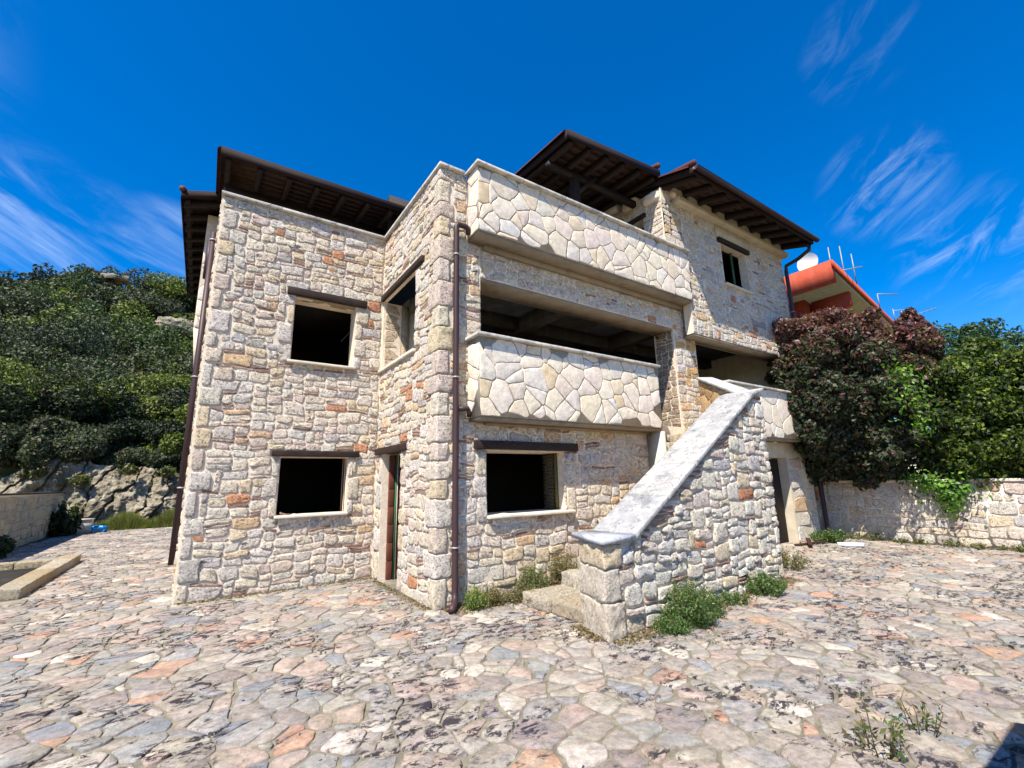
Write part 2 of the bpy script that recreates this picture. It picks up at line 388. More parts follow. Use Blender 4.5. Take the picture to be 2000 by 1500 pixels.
BRICK = [(lin(176, 138, 120), 5), (lin(192, 160, 140), 4), (lin(160, 124, 108), 2), (lin(208, 182, 160), 4)]
def pick(pal, r, j=0.07):
    x = r.random() * sum(q[1] for q in pal)
    for c, wgt in pal:
        x -= wgt
        if x <= 0: break
    k = 1 + r.uniform(-j, j); return (c[0] * k, c[1] * k * (1 + r.uniform(-.02, .02)), c[2] * k * (1 + r.uniform(-.04, .04)))
REG = {}
HID = [False]                     # set for faces turned away from the viewer: their stones never rank among the largest
def reg(key, thing_, parent, V, F, col, mat, smooth=True):
    c = Vector((0, 0, 0))
    for v in V: c += v
    c /= len(V)
    d = c - CAM; z = d.dot(fw)
    size = 0.0
    if z > 0.3 and not HID[0]:
        x, y = FL * d.dot(R_) / z, FL * d.dot(U_) / z
        if abs(x) < 1040 and abs(y) < 790:
            lo = [1e9, 1e9]; hi = [-1e9, -1e9]
            for v in V:
                e = v - CAM; zz = max(e.dot(fw), .2); q = (FL * e.dot(R_) / zz, FL * e.dot(U_) / zz)
                lo = [min(lo[0], q[0]), min(lo[1], q[1])]; hi = [max(hi[0], q[0]), max(hi[1], q[1])]
            size = (hi[0] - lo[0]) * (hi[1] - lo[1])
    REG.setdefault(key, dict(thing=thing_, mat=mat, smooth=smooth, items=[]))['items'].append((size, parent, V, F, col))
def flush(limit=300):
    for (tn, name), d in REG.items():
        it = sorted(d['items'], key=lambda q: -q[0])
        top = [q for q in it[:limit] if q[0] > 20]; rest = it[len(top):]
        for size, parent, V, F, col in top:
            b = MB(); b.add(V, F, col); b.build(name, d['mat'], parent, d['smooth'])
        if rest:
            b = MB()
            for size, parent, V, F, col in rest: b.add(V, F, col)
            b.build(name if len(rest) == 1 else name + '_infill', d['mat'], d['thing'], d['smooth'], kind='stuff')
def stone_mesh(fr, P, h, r, flat=False, ztilt=0.0):
    """a stone standing proud of the surface: skirt, shoulder, inner ring, crown"""
    n = len(P); c = cent(P); V = []; F = []
    rings = ((1.0, -0.012), (0.968, 0.80), (0.80, 1.0)) if not flat else ((1.0, -0.008), (0.985, 0.80), (0.93, 1.0))
    tu, tv = r.uniform(-1, 1) * ztilt, r.uniform(-1, 1) * ztilt
    for k, (s_, hh) in enumerate(rings):
        for p in P:
            du, dv = p[0] - c[0], p[1] - c[1]
            nn = hh if k == 0 else hh * h + (r.uniform(-.24, .24) * h if not flat else r.uniform(-.06, .06) * h) + tu * du + tv * dv
            if not flat and k > 0: s2 = s_ * (1 + r.uniform(-.05, .05))
            else: s2 = s_
            V.append(fr.p(c[0] + du * s2, c[1] + dv * s2, nn))
    V.append(fr.p(c[0], c[1], h * (1.0 if flat else r.uniform(0.85, 1.15))))
    for k in range(2):
        for i in range(n):
            j = (i + 1) % n; F.append((k * n + i, k * n + j, (k + 1) * n + j, (k + 1) * n + i))
    for i in range(n): F.append((2 * n + i, 2 * n + (i + 1) % n, 3 * n))
    return V, F
def rounded(u0, v0, u1, v1, r):
    w_, h_ = u1 - u0, v1 - v0; m = min(w_, h_); P = []
    rad = [min(m * 0.46, r.choice((0.02, 0.03, 0.045, 0.07)) * (1 if m > 0.09 else 0.5)) for _ in range(4)]
    for k, (cx, cy, a0) in enumerate(((u1, v0, -90), (u1, v1, 0), (u0, v1, 90), (u0, v0, 180))):
        q = rad[k]; ox = cx - q if cx == u1 else cx + q; oy = cy - q if cy == v1 else cy + q
        for a in ((0, 90) if q < 0.022 else (0, 45, 90)):
            t = math.radians(a0 + a); P.append((ox + q * math.cos(t), oy + q * math.sin(t)))
        # a mid point on the following edge
        nx = (u1, v1, u0, v0)[k]
        if k == 0 and h_ > 0.12: P.append((u1 + r.uniform(-.012, .004), (v0 + v1) / 2 + r.uniform(-.02, .02)))
        if k == 1 and w_ > 0.12: P.append(((u0 + u1) / 2 + r.uniform(-.03, .03), v1 + r.uniform(-.012, .004)))
        if k == 2 and h_ > 0.12: P.append((u0 + r.uniform(-.004, .012), (v0 + v1) / 2 + r.uniform(-.02, .02)))
        if k == 3 and w_ > 0.12: P.append(((u0 + u1) / 2 + r.uniform(-.03, .03), v0 + r.uniform(-.004, .012)))
    return P
def rubble(fr, u0, u1, v0, v1, key, thing_, parent, holes=(), cuts=(), seed=1, cell=0.05, proud=1.0, big=1.0, gap=0.013, pal=PAL, bricks=0.20):
    r = random.Random(seed); W = max(1, round((u1 - u0) / cell)); H = max(1, round((v1 - v0) / cell))
    cu, cv = (u1 - u0) / W, (v1 - v0) / H
    occ = [[False] * W for _ in range(H)]
    for j in range(H):
        for i in range(W):
            x, y = u0 + (i + .5) * cu, v0 + (j + .5) * cv
            if any(a < x < b and c < y < d for a, b, c, d in holes): occ[j][i] = True
            if any(a * x + b * y > c + 0.03 for a, b, c in cuts): occ[j][i] = True
    for j in range(H):
        i = 0
        while i < W:
            if occ[j][i]: i += 1; continue
            run = 1
            while i + run < W and not occ[j][i + run] and run < 13 * big: run += 1
            x = r.random(); B = big
            if x < 0.30: w_, h_ = r.randint(5, 8), r.randint(3, 4)
            elif x < 0.72 - bricks: w_, h_ = r.randint(4, 7), r.randint(2, 3)
            elif x < 1.0 - bricks: w_, h_ = r.randint(3, 5), r.randint(2, 4)
            else: w_, h_ = r.randint(3, 7), 1
            if B != 1.0 and h_ > 1: w_ = round(w_ * B); h_ = round(h_ * B)
            if run <= 4: w_ = run; h_ = min(h_, max(2, run + 1))
            w_ = min(w_, run)
            if run - w_ in (1, 2): w_ = run if run < 9 * B else w_ - 1
            if h_ > 1 and i > 0 and r.random() < 0.6:                      # level with the stone on the left, so that courses run on
                lv = 0
                while j + lv < H and occ[j + lv][i - 1] and lv < 6: lv += 1
                if 2 <= lv <= 4: h_ = lv
            hh = 1
            while hh < h_ and j + hh < H and all(not occ[j + hh][i + q] for q in range(w_)): hh += 1
            # avoid leaving a one-cell strip under a blocked row
            if h_ > 1 and j + hh == H - 1: hh += 1 if all(not occ[H - 1][i + q] for q in range(w_)) else 0
            for a in range(hh):
                for b in range(w_): occ[j + a][i + b] = True
            x0, x1, y0, y1 = u0 + i * cu, u0 + (i + w_) * cu, v0 + j * cv, v0 + (j + hh) * cv
            g = gap / 2 * r.uniform(0.7, 1.3); chip = hh == 1
            P = rounded(x0 + g, y0 + g * .8, x1 - g, y1 - g * .8, r)
            P = [warp(p[0], p[1], seed * 3.7) for p in P]
            P = [(max(u0 + .003, min(u1 - .003, p[0])), max(v0, min(v1 - .003, p[1]))) for p in P]
            for a, b, c in cuts: P = clip(P, a, b, c)
            if len(P) < 3 or abs(area(P)) < 0.0006: i += w_; continue
            if chip and r.random() < 0.85:
                V, F = stone_mesh(fr, P, r.uniform(.008, .018) * proud, r)
                reg((thing_.name, 'brick_chip'), thing_, parent, V, F, pick(BRICK, r), M['rubble'])
            else:
                V, F = stone_mesh(fr, P, r.uniform(.009, .024) * proud * (0.7 if chip else 1), r, False, 0.05)
                reg((thing_.name, key), thing_, parent, V, F, pick(pal, r), M['rubble'])
            i += w_
def crazy(fr, u0, u1, v0, v1, step, key, thing_, parent, pal, mat, seed=1, gap=0.014, h=(0.012, 0.02), keep=None, drop=0.1, jit=0.42, sub=0.12, a2=0.010, cuts=(), aniso=1.0, wt=0.22):
    """irregular flat stones: Voronoi cells of a jittered grid, cut back by the joint"""
    r = random.Random(seed); S = {}; su = step * aniso
    nu, nv = int((u1 - u0) / su) + 3, int((v1 - v0) / step) + 3
    for i in range(-1, nu):
        for j in range(-1, nv):
            if r.random() < drop: continue
            S[(i, j)] = (u0 + (i + .5 + r.uniform(-jit, jit)) * su, v0 + (j + .5 + r.uniform(-jit, jit)) * step)
            if r.random() < drop * 0.8: S[(i + 0.5, j + 0.5)] = (u0 + (i + 1 + r.uniform(-.2, .2)) * su, v0 + (j + 1 + r.uniform(-.2, .2)) * step)
    WG_ = {p: r.uniform(-wt, wt) * step * step for p in S.values()}
    B = {}
    for (i, j), p in S.items(): B.setdefault((math.floor(i), math.floor(j)), []).append(p)
    for (i, j), p in S.items():
        if not (u0 - .05 < p[0] < u1 + .05 and v0 - .05 < p[1] < v1 + .05): continue
        if keep and not keep(p): continue
        bi, bj = math.floor(i), math.floor(j); g = gap / 2 * (r.uniform(0.6, 1.5) if gap < .02 else r.choice((0.3, 0.7, 1.0, 1.8)))
        P = [(p[0] - 2 * su, p[1] - 2 * step), (p[0] + 2 * su, p[1] - 2 * step), (p[0] + 2 * su, p[1] + 2 * step), (p[0] - 2 * su, p[1] + 2 * step)]
        for a in range(-2, 4):
            for b in range(-2, 4):
                for q in B.get((bi + a, bj + b), ()):
                    if q is p or q == p: continue
                    dx, dy = q[0] - p[0], q[1] - p[1]; l = math.hypot(dx, dy)
                    if l > 3.5 * max(step, su): continue
                    nx, ny = dx / l, dy / l; mx_, my_ = (p[0] + q[0]) / 2, (p[1] + q[1]) / 2
                    P = clip(P, nx, ny, nx * mx_ + ny * my_ - g + (WG_[p] - WG_[q]) / (2 * l))
                    if len(P) < 3: break
        for a, b, c in ((-1, 0, -u0 - .004), (1, 0, u1 - .004), (0, -1, -v0 - .004), (0, 1, v1 - .004)) + tuple(cuts):
            if len(P) >= 3: P = clip(P, a, b, c)
        if len(P) < 3 or abs(area(P)) < 0.002: continue
        Q = []
        for k in range(len(P)):
            a, b = P[k], P[(k + 1) % len(P)]; l = math.hypot(b[0] - a[0], b[1] - a[1])
            if l < 0.012: continue
            # trim the sharp corner a little
            t0 = min(0.25, 0.012 / l) if l > 0.03 else 0.2
            Q.append((a[0] + (b[0] - a[0]) * t0, a[1] + (b[1] - a[1]) * t0))
            if l > sub:
                m = int(l / sub)
                for q in range(1, m + 1):
                    t = q / (m + 1); Q.append((a[0] + (b[0] - a[0]) * t + r.uniform(-.4, .4) * gap, a[1] + (b[1] - a[1]) * t + r.uniform(-.4, .4) * gap))
            Q.append((b[0] + (a[0] - b[0]) * t0, b[1] + (a[1] - b[1]) * t0))
        if len(Q) < 3: continue
        Q = [warp(q[0], q[1], seed * 2.3, a2 * 1.6, a2) for q in Q]
        Q = [(max(u0 + .002, min(u1 - .002, q[0])), max(v0 + .002, min(v1 - .002, q[1]))) for q in Q]
        V, F = stone_mesh(fr, Q, r.uniform(*h), r, True, 0.012)
        reg((thing_.name, key), thing_, parent, V, F, pick(pal, r), mat, smooth=False)
def wallpan(fr, u0, u1, v0, v1, holes, th, name, mat, parent, front=True):
    """a wall slab with real openings; its front face lies at n = 0"""
    us = sorted({u0, u1} | {q for h in holes for q in h[:2] if u0 < q < u1}); vs_ = sorted({v0, v1} | {q for h in holes for q in h[2:] if v0 < q < v1})
    solid = lambda i, j: 0 <= i < len(us) - 1 and 0 <= j < len(vs_) - 1 and not any(h[0] < (us[i] + us[i + 1]) / 2 < h[1] and h[2] < (vs_[j] + vs_[j + 1]) / 2 < h[3] for h in holes)
    b = MB()
    for i in range(len(us) - 1):
        for j in range(len(vs_) - 1):
            if not solid(i, j): continue
            a, c, d, e = us[i], us[i + 1], vs_[j], vs_[j + 1]
            b.add([fr.p(a, d), fr.p(c, d), fr.p(c, e), fr.p(a, e)], [(0, 1, 2, 3)])
            b.add([fr.p(a, d, -th), fr.p(c, d, -th), fr.p(c, e, -th), fr.p(a, e, -th)], [(3, 2, 1, 0)])
            if not solid(i - 1, j): b.add([fr.p(a, d, -th), fr.p(a, d), fr.p(a, e), fr.p(a, e, -th)], [(0, 1, 2, 3)])
            if not solid(i + 1, j): b.add([fr.p(c, d), fr.p(c, d, -th), fr.p(c, e, -th), fr.p(c, e)], [(0, 1, 2, 3)])
            if not solid(i, j - 1): b.add([fr.p(a, d, -th), fr.p(c, d, -th), fr.p(c, d), fr.p(a, d)], [(0, 1, 2, 3)])
            if not solid(i, j + 1): b.add([fr.p(a, e), fr.p(c, e), fr.p(c, e, -th), fr.p(a, e, -th)], [(0, 1, 2, 3)])
    return b.build(name, mat, parent)
def lerp3(a, b, t): return tuple(a[i] + (b[i] - a[i]) * t for i in range(3))

X, Y, Z = Vector((1, 0, 0)), Vector((0, 1, 0)), Vector((0, 0, 1))
# ------------------------------------------------------------------ ground
HX0, HX1, HY0 = -0.15, 13.1, 5.7
ground = MB(); ground.add([(-400, -400, -.06), (400, -400, -.06), (400, 500, -.06), (-400, 500, -.06)], [(0, 1, 2, 3)])
tag(ground.build('ground', M['earth']), kind='structure')
yard = MB(); yard.box(-5.0, 14.2, -6, 25.2, -0.12, 0.0)
yard = yard.build('courtyard', M['joint'], loc=(4, 4, 0)); tag(yard, kind='structure')
def keep(p):
    x, y = p
    if x < -4.1 or x > 13.62: return False
    if x > -0.1 and y > 8.35: return False
    if x > 2.7 and y > 5.75: return False
    if 3.9 < x < 7.7 and 3.75 < y < 5.7: return False
    if -3.9 < x < -2.15 and 10.3 < y < 14.4: return False
    d = math.hypot(x, y); ang = math.degrees(math.atan2(x, y))
    return (-60 < ang < 100) and d < 26
gfr = Frame((0, 0, 0), X, Y)
crazy(gfr, -4.2, 13.7, -1.6, 25.0, 0.19, 'paving_stone', yard, yard, PALG, M['paving'], seed=5, gap=0.022, h=(0.007, 0.018), keep=keep, drop=0.24, jit=0.49, sub=0.09, a2=0.024, wt=0.34)

# ------------------------------------------------------------------ house
house = thing('stone_house', (2.64, 5.7, 0), 'large unfinished two-storey rubble stone house with stone balconies and brown timber roofs', 'house')
fA = Frame((0, 8.3, 0), X, Z)            # front of the left wing, u = x
fB = Frame((2.64, 0, 0), -Y, Z)          # return wall facing left, u = -y
fC = Frame((0, 5.7, 0), X, Z)            # middle front
fW = Frame((0, 5.42, 0), X, Z)           # right wing front
fWL = Frame((7.8, 0, 0), -Y, Z)          # right wing, left side
winA = [(1.05, 2.12, 1.13, 2.06), (1.07, 2.12, 3.70, 4.86)]
linA = [(0.91, 2.30, 2.06, 2.165), (0.93, 2.31, 4.88, 5.02)]
wa = wallpan(fA, HX0, 2.64, 0, 6.42, winA, 0.35, 'wall', M['mortar'], house)
jm = 0.0
hA = [(a, b, c, d + 0.05) for a, b, c, d in winA] + linA
# corner blocks of the left wing and of the window jambs
def quoins(fr, ua, sgn, v0, v1, parent, thing_, seed, wl=(0.16, 0.30), hh=(0.22, 0.40), proud=0.024, holes_out=None, key='corner_stone', smooth=True):
    r = random.Random(seed); v = v0; k = 0
    while v < v1 - 0.02:
        h_ = min(r.uniform(*hh), v1 - v)
        if v1 - v - h_ < 0.14: h_ = v1 - v
        w_ = wl[k % 2] * r.uniform(.85, 1.15); a, b = (ua, ua + w_) if sgn > 0 else (ua - w_, ua)
        P = rounded(a + .006, v + .006, b - .006, v + h_ - .006, r)
        P = [warp(p[0], p[1], seed, .008, .006) for p in P]
        V, F = stone_mesh(fr, P, proud * r.uniform(.8, 1.3), r)
        reg((thing_.name, key), thing_, parent, V, F, pick(PAL[:5], r), M['rubble'])
        if holes_out is not None: holes_out.append((a, b, v, v + h_))
        v += h_; k += 1
quoins(fA, HX0, 1, 0.0, 6.42, wa, house, 3, (0.15, 0.27), holes_out=hA)
for (a, b, c, d), sd in zip(winA, (11, 12)):
    quoins(fA, a, -1, c - .04, d, wa, house, sd, (0.12, 0.26), (0.24, 0.42), holes_out=hA); quoins(fA, b, 1, c - .04, d, wa, house, sd + 20, (0.13, 0.24), (0.24, 0.42), holes_out=hA)
rubble(fA, HX0, 2.62, 0, 6.42, 'stone', house, wa, hA, seed=21)
# return wall (faces left) : u = -y
dr = (-8.0, -7.06, -0.01, 2.10); upo = (-8.26, -6.6, 3.70, 5.08)
wb = wallpan(fB, -8.3, -5.72, 0, 6.42, [(-8.0, -7.06, -1, 2.10), upo], 0.36, 'wall', M['mortar'], house)
hB = [(-8.0, -7.06, -1, 2.12), (-8.3, -6.6, 3.66, 5.08), (-8.3, -6.82, 2.10, 2.215), (-8.3, -6.28, 5.08, 5.19)]
# main corner: blocks that wrap round both faces
r = random.Random(77); v = 0.0; k = 0; hC = []
while v < 6.42 - .01:
    h_ = min(r.uniform(.24, .40), 6.42 - v)
    if 6.42 - v - h_ < .15: h_ = 6.42 - v
    a, b = (0.24, 0.38) if k % 2 else (0.17, 0.24)
    mb = MB(); mb.rbox((2.64 - .028, 5.7 - .028, v + .005), (a, 0, 0), (0, b, 0), (0, 0, h_ - .010), r=0.018, n=6, amp=.016, fr=8)
    reg((house.name, 'corner_stone'), house, wb, [Vector(q) for q in mb.V], mb.F, pick(PAL[:5], r), M['rubble'])
    hB.append((-5.7 - b, -5.7, v, v + h_)); hC.append((2.64, 2.64 + a, v, v + h_)); v += h_; k += 1
quoins(fB, -7.06, 1, 0, 2.10, wb, house, 5, (0.12, 0.22), holes_out=hB); quoins(fB, -8.0, -1, 0, 2.10, wb, house, 6, (0.14, 0.26), (.3, .5), holes_out=hB)
quoins(fB, -6.6, 1, 3.72, 5.06, wb, house, 8, (0.12, 0.2), holes_out=hB)
rubble(fB, -8.28, -5.72, 0, 6.42, 'stone', house, wb, hB, seed=22)
# middle front wall with the ground floor window and the loggia opening above
gw = (3.41, 4.88, 1.12, 2.03); logg = (3.33, 8.13, 2.6, 4.74)
wc = wallpan(fC, 2.66, 8.9, 0, 5.30, [gw, logg], 0.5, 'wall', M['mortar'], house)
wc2 = wallpan(fC, 2.66, 3.10, 5.30, 6.42, [], 0.36, 'wall', M['mortar'], house)
hC += [(3.41, 4.88, 1.12, 2.05), (3.33, 8.13, 2.46, 4.74), (3.2, 5.16, 2.05, 2.175)]
quoins(fC, 3.41, -1, 1.08, 2.03, wc, house, 14, (0.16, 0.24), (.28, .5), holes_out=hC); quoins(fC, 4.9, 1, 1.08, 2.03, wc, house, 15, (0.24, 0.30), (.3, .4), holes_out=hC)
rubble(fC, 2.66, 8.88, 0, 2.46, 'stone', house, wc, hC + [(6.98, 9, 0, 2.3)], seed=23)
rubble(fC, 2.66, 3.33, 2.46, 5.30, 'stone', house, wc, hC, seed=24)
rubble(fC, 3.33, 8.13, 4.75, 5.30, 'stone', house, wc, [], seed=25, proud=0.6, bricks=.1)
rubble(fC, 8.13, 8.88, 2.46, 5.30, 'stone', house, wc, [], seed=26, pal=PAL + [(lin(222, 178, 120), 25)], proud=.7)
rubble(fC, 2.66, 3.08, 5.30, 6.42, 'stone', house, wc2, hC, seed=27)
# pier sides inside the openings (stone faced)
fJ = Frame((8.13, 0, 0), -Y, Z); rubble(fJ, -6.2, -5.72, 2.6, 4.74, 'stone', house, wc, seed=31, proud=.5, pal=[(lin(190, 168, 142), 1), (lin(170, 150, 130), 1)])
fJ2 = Frame((2.68, 8.262, 0), X, Z); rubble(fJ2, 0.0, 0.30, 3.72, 5.06, 'stone', house, wb, seed=32, proud=.4, big=1.2, pal=[(lin(214, 192, 160), 1)])
# right wing
wup = (9.98, 11.10, 6.12, 7.18)
ww = wallpan(fW, 7.8, 8.46, 5.30, 7.62, [], 0.35, 'wall', M['mortar'], house)
ww1 = wallpan(fW, 8.46, 13.1, 4.62, 7.62, [wup], 0.19, 'wall', M['mortar'], house)
hW = [wup, (9.86, 11.2, 7.18, 7.30), (9.8, 11.3, 7.30, 7.62)]
rubble(fW, 7.8, 8.46, 5.30, 7.62, 'stone', house, ww, hW, seed=41, proud=.6)
rubble(fW, 8.46, 13.1, 4.62, 7.62, 'stone', house, ww1, hW, seed=42, proud=.6, bricks=.12)
wlh = (-6.85, -5.95, 6.3, 7.4)
wwl = wallpan(fWL, -10.5, -5.42, 5.30, 7.9, [wlh], 0.3, 'wall', M['mortar'], house)
rubble(fWL, -10.5, -5.44, 5.30, 7.9, 'stone', house, wwl, [wlh, (-6.95, -5.85, 7.4, 7.5)], seed=43, proud=.6)
# wing: right wall, ground floor piers, beams
b = MB(); b.box(12.75, 13.08, 5.77, 14, 0, 7.9); b.box(8.92, 12.74, 5.64, 5.95, 4.63, 4.9); b.build('wall', M['plaster'], house)
b = MB(); b.box(8.48, 13.08, 5.43, 5.76, 4.565, 4.617); b.build('wing_soffit', M['soffit'], house)
fWG = Frame((0, 5.5, 0), X, Z)
dG = (10.9, 11.88, -1, 2.0)
wg = wallpan(fWG, 8.46, 13.1, 0, 2.36, [dG], 0.35, 'wall', M['plaster'], house)
rubble(fWG, 11.9, 13.08, 0, 2.0, 'stone', house, wg, seed=9, proud=.35, big=2.2, bricks=0, gap=.012)
crazy(fWG, 8.48, 10.88, 0, 2.0, 0.42, 'cladding_stone', house, wg, PALC, M['flat'], seed=10, gap=.012, aniso=1.4)
b = MB(); b.box(10.94, 11.84, 5.7, 5.75, 0, 1.98); b.build('door', M['lintel'], house)
# slabs and rooms behind the openings
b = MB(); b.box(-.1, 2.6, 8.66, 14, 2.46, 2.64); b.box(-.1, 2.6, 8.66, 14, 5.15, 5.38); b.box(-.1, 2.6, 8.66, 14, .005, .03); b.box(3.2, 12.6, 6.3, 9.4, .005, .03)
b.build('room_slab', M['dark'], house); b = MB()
b.box(2.7, 12.7, 6.25, 14, 2.42, 2.6); b.box(3.34, 8.12, 5.71, 6.25, 2.44, 2.6); b.box(2.7, 12.7, 6.2, 14, 5.08, 5.28)
b.build('floor_slab', M['concrete'], house)
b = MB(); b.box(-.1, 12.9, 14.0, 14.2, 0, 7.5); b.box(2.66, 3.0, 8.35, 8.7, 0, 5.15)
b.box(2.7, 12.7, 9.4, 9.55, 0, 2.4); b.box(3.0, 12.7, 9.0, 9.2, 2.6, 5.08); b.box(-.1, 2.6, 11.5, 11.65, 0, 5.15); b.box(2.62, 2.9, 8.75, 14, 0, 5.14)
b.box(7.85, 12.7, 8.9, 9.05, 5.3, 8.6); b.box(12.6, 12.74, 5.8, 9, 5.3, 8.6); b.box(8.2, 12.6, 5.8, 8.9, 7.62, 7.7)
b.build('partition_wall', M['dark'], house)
b = MB(); b.box(3.17, 4.6, 8.30, 8.5, 2.6, 5.08); b.build('inner_wall', M['plaster'], house)
b = MB(); b.box(3.001, 3.16, 8.264, 8.7, 2.6, 5.08, lin(214, 192, 160)); b.build('inner_pier', M['rubble'], house)
b = MB(); b.box(5.4, 5.7, 6.2, 9.0, 4.78, 5.08); b.box(3.0, 5.4, 7.6, 7.85, 4.82, 5.08); b.box(5.7, 12.6, 7.6, 7.85, 4.82, 5.08); b.box(8.15, 8.45, 5.8 + .41, 9.0, 4.78, 5.08)
b.build('ceiling_beam', M['concrete'], house)
# beam faces of the loggia (soffit and reveals)
b = MB(); b.box(3.335, 8.125, 5.705, 6.195, 4.70, 4.738); b.build('loggia_soffit', M['soffit'], house)
# plain rendered pier under the balcony end
b = MB(); b.box(6.98, 7.10, 5.36, 5.69, 0, 2.44); b.build('pier', M['plaster'], house)
# lintels and sills
def beam(x0, x1, y0, y1, z0, z1, name='lintel', mat='lintel', parent=house, amp=.003, r=.008):
    b = MB(); b.rbox((x0, y0, z0), (x1 - x0, 0, 0), (0, y1 - y0, 0), (0, 0, z1 - z0), r=r, n=6, amp=amp, fr=3); return b.build(name, M[mat], parent)
beam(.91, 2.30, 8.235, 8.64, 2.065, 2.165, parent=wa); beam(.93, 2.31, 8.235, 8.64, 4.885, 5.02, parent=wa)
beam(1.07, 2.12, 8.29, 8.63, 4.86, 4.884, 'window_head', 'soffit', wa); beam(1.02, 2.15, 8.22, 8.6, 1.085, 1.13, 'sill', 'sill', wa); beam(1.02, 2.15, 8.22, 8.6, 3.655, 3.70, 'sill', 'sill', wa)
beam(2.58, 2.98, 6.82, 8.28, 2.10, 2.215, parent=wb); beam(2.58, 2.98, 6.28, 8.28, 5.085, 5.19, parent=wb); beam(2.58, 3.02, 6.56, 8.29, 3.64, 3.695, 'sill', 'sill', wb)
beam(3.20, 5.16, 5.63, 6.1, 2.052, 2.178, parent=wc); beam(3.41, 4.88, 5.70, 6.15, 2.032, 2.05, 'window_head', 'plaster', wc); beam(3.40, 5.02, 5.61, 6.1, 1.075, 1.12, 'sill', 'sill', wc)
beam(9.84, 11.22, 5.35, 5.7, 7.185, 7.30, parent=ww1); beam(9.92, 11.16, 5.34, 5.7, 6.075, 6.12, 'sill', 'sill', ww1); beam(7.74, 8.1, 5.86, 6.95, 7.40, 7.5, parent=wwl)
b = MB(); b.box(9.8, 11.3, 5.385, 5.418, 7.302, 7.615); b.build('render_patch', M['plaster'], ww1)
# reveals
b = MB(); b.box(2.12, 2.145, 8.4, 8.45, 1.13, 2.05); b.box(2.10, 2.119, 8.5, 8.54, 1.13, 2.05); b.build('jamb_strip', M['brown'], wa)
b = MB(); b.box(4.83, 4.88, 5.86, 5.90, 1.12, 2.03); b.build('jamb_strip', M['stalk'], wc)
b = MB()
for k in range(16): b.box(4.80, 4.878, 5.93, 6.16, 1.125 + k * .0565, 1.125 + k * .0565 + .046)
b.build('jamb_brick_stack', M['jamb'], wc)
for k in range(7):                                                 # terracotta blocks up the door reveal
    z = 0.005 + k * .298; b = MB(); b.rbox((2.76, 7.93, z), (.09, 0, 0), (0, .068, 0), (0, 0, .29), r=.006, n=2); b.build('reveal_brick', M['brown'], wb)
    b = MB(); b.rbox((2.915, 7.92, z), (.08, 0, 0), (0, .078, 0), (0, 0, .29), r=.006, n=2); b.build('reveal_brick', M['brown'], wb)
b = MB(); b.box(2.862, 2.885, 7.90, 7.97, 0, 2.09); b.build('door_frame', M['green'], wb)
b = MB(); b.box(2.886, 2.902, 7.90, 7.965, 0, 2.09); b.build('door_frame', M['sill'], wb)
for x in (10.66,):
    b = MB(); b.box(x, x + .045, 5.55, 5.595, 6.12, 7.18); b.build('window_post', M['green'], ww1)
fLS = Frame((HX0 - .02, 0, 0), -Y, Z)                            # left side of the house
wls = wallpan(fLS, -15.4, -8.32, 0, 6.42, [], .3, 'wall', M['mortar'], house)
HID[0] = True
rubble(fLS, -15.4, -8.34, 0, 6.40, 'stone', house, wls, seed=28)
HID[0] = False
# ---- copings: slabs along the parapet tops
CO = [lin(200, 194, 182), lin(188, 182, 172), lin(206, 198, 184)]
def coping(x0, x1, y0, y1, z0, z1, along, parent, n, name='coping_slab'):
    for k in range(n):
        t0, t1 = k / n, (k + 1) / n; g = .003
        if along == 'x': o, ex, ey = (x0 + (x1 - x0) * t0 + g, y0, z0), ((x1 - x0) / n - 2 * g, 0, 0), (0, y1 - y0, 0)
        else: o, ex, ey = (x0, y0 + (y1 - y0) * t0 + g, z0), (x1 - x0, 0, 0), (0, (y1 - y0) / n - 2 * g, 0)
        b = MB(); b.rbox(o, ex, ey, (0, 0, z1 - z0), r=.006, n=3, amp=.002, fr=3, col=rng.choice(CO)); b.build(name, M['coping'], parent)
coping(-.19, 2.58, 8.22, 8.68, 6.425, 6.475, 'x', wa, 3); coping(2.58, 3.02, 5.62, 8.68, 6.425, 6.475, 'y', wb, 3)
# ---- balconies
def balcony(x0, x1, yf, z0, z1, seed, yb=5.69, step=.265, copn=6):
    bal = MB(); bal.box(x0, x1, yf, yf + .24, z0, z1); bal.box(x0, x0 + .24, yf + .24, yb, z0, z1)
    bal = bal.build('balcony', M['clad_mortar'], house)
    b = MB(); b.box(x0 + .02, x1 - .01, yf + .02, yb, z0 - .05, z0 - .002); b.build('balcony_soffit', M['soffit'], bal)
    f1 = Frame((x0, yf, z0), X, Z); f2 = Frame((x0, 0, z0), -Y, Z)
    crazy(f1, 0.0, x1 - x0, 0, z1 - z0, step, 'cladding_stone', house, bal, PALC, M['flat'], seed=seed, gap=.013, h=(.005, .010), drop=.24, jit=.49, sub=.07, a2=.020, wt=.36)
    crazy(f2, -yb, -yf, 0, z1 - z0, .27, 'cladding_stone', house, bal, PALC, M['flat'], seed=seed + 1, gap=.012, h=(.006, .012), drop=.05, aniso=1.6)
    coping(x0 - .06, x1 + .005, yf - .075, yf + .27, z1, z1 + .045, 'x', bal, copn); coping(x0 - .06, x0 + .27, yf + .272, yb + .0, z1, z1 + .045, 'y', bal, 1)
    return bal
bal_up = balcony(3.10, 8.44, 5.34, 5.33, 6.43, 51)
bal_lo = balcony(3.10, 7.02, 5.34, 2.49, 3.64, 55, copn=4)
bal_r = balcony(9.0, 13.0, 5.12, 2.42, 3.52, 59, yb=5.49, step=.36, copn=4)
b = MB(); b.box(3.36, 8.42, 5.60, 5.69, 5.20, 5.32); b.build('balcony_slab', M['soffit'], bal_up)
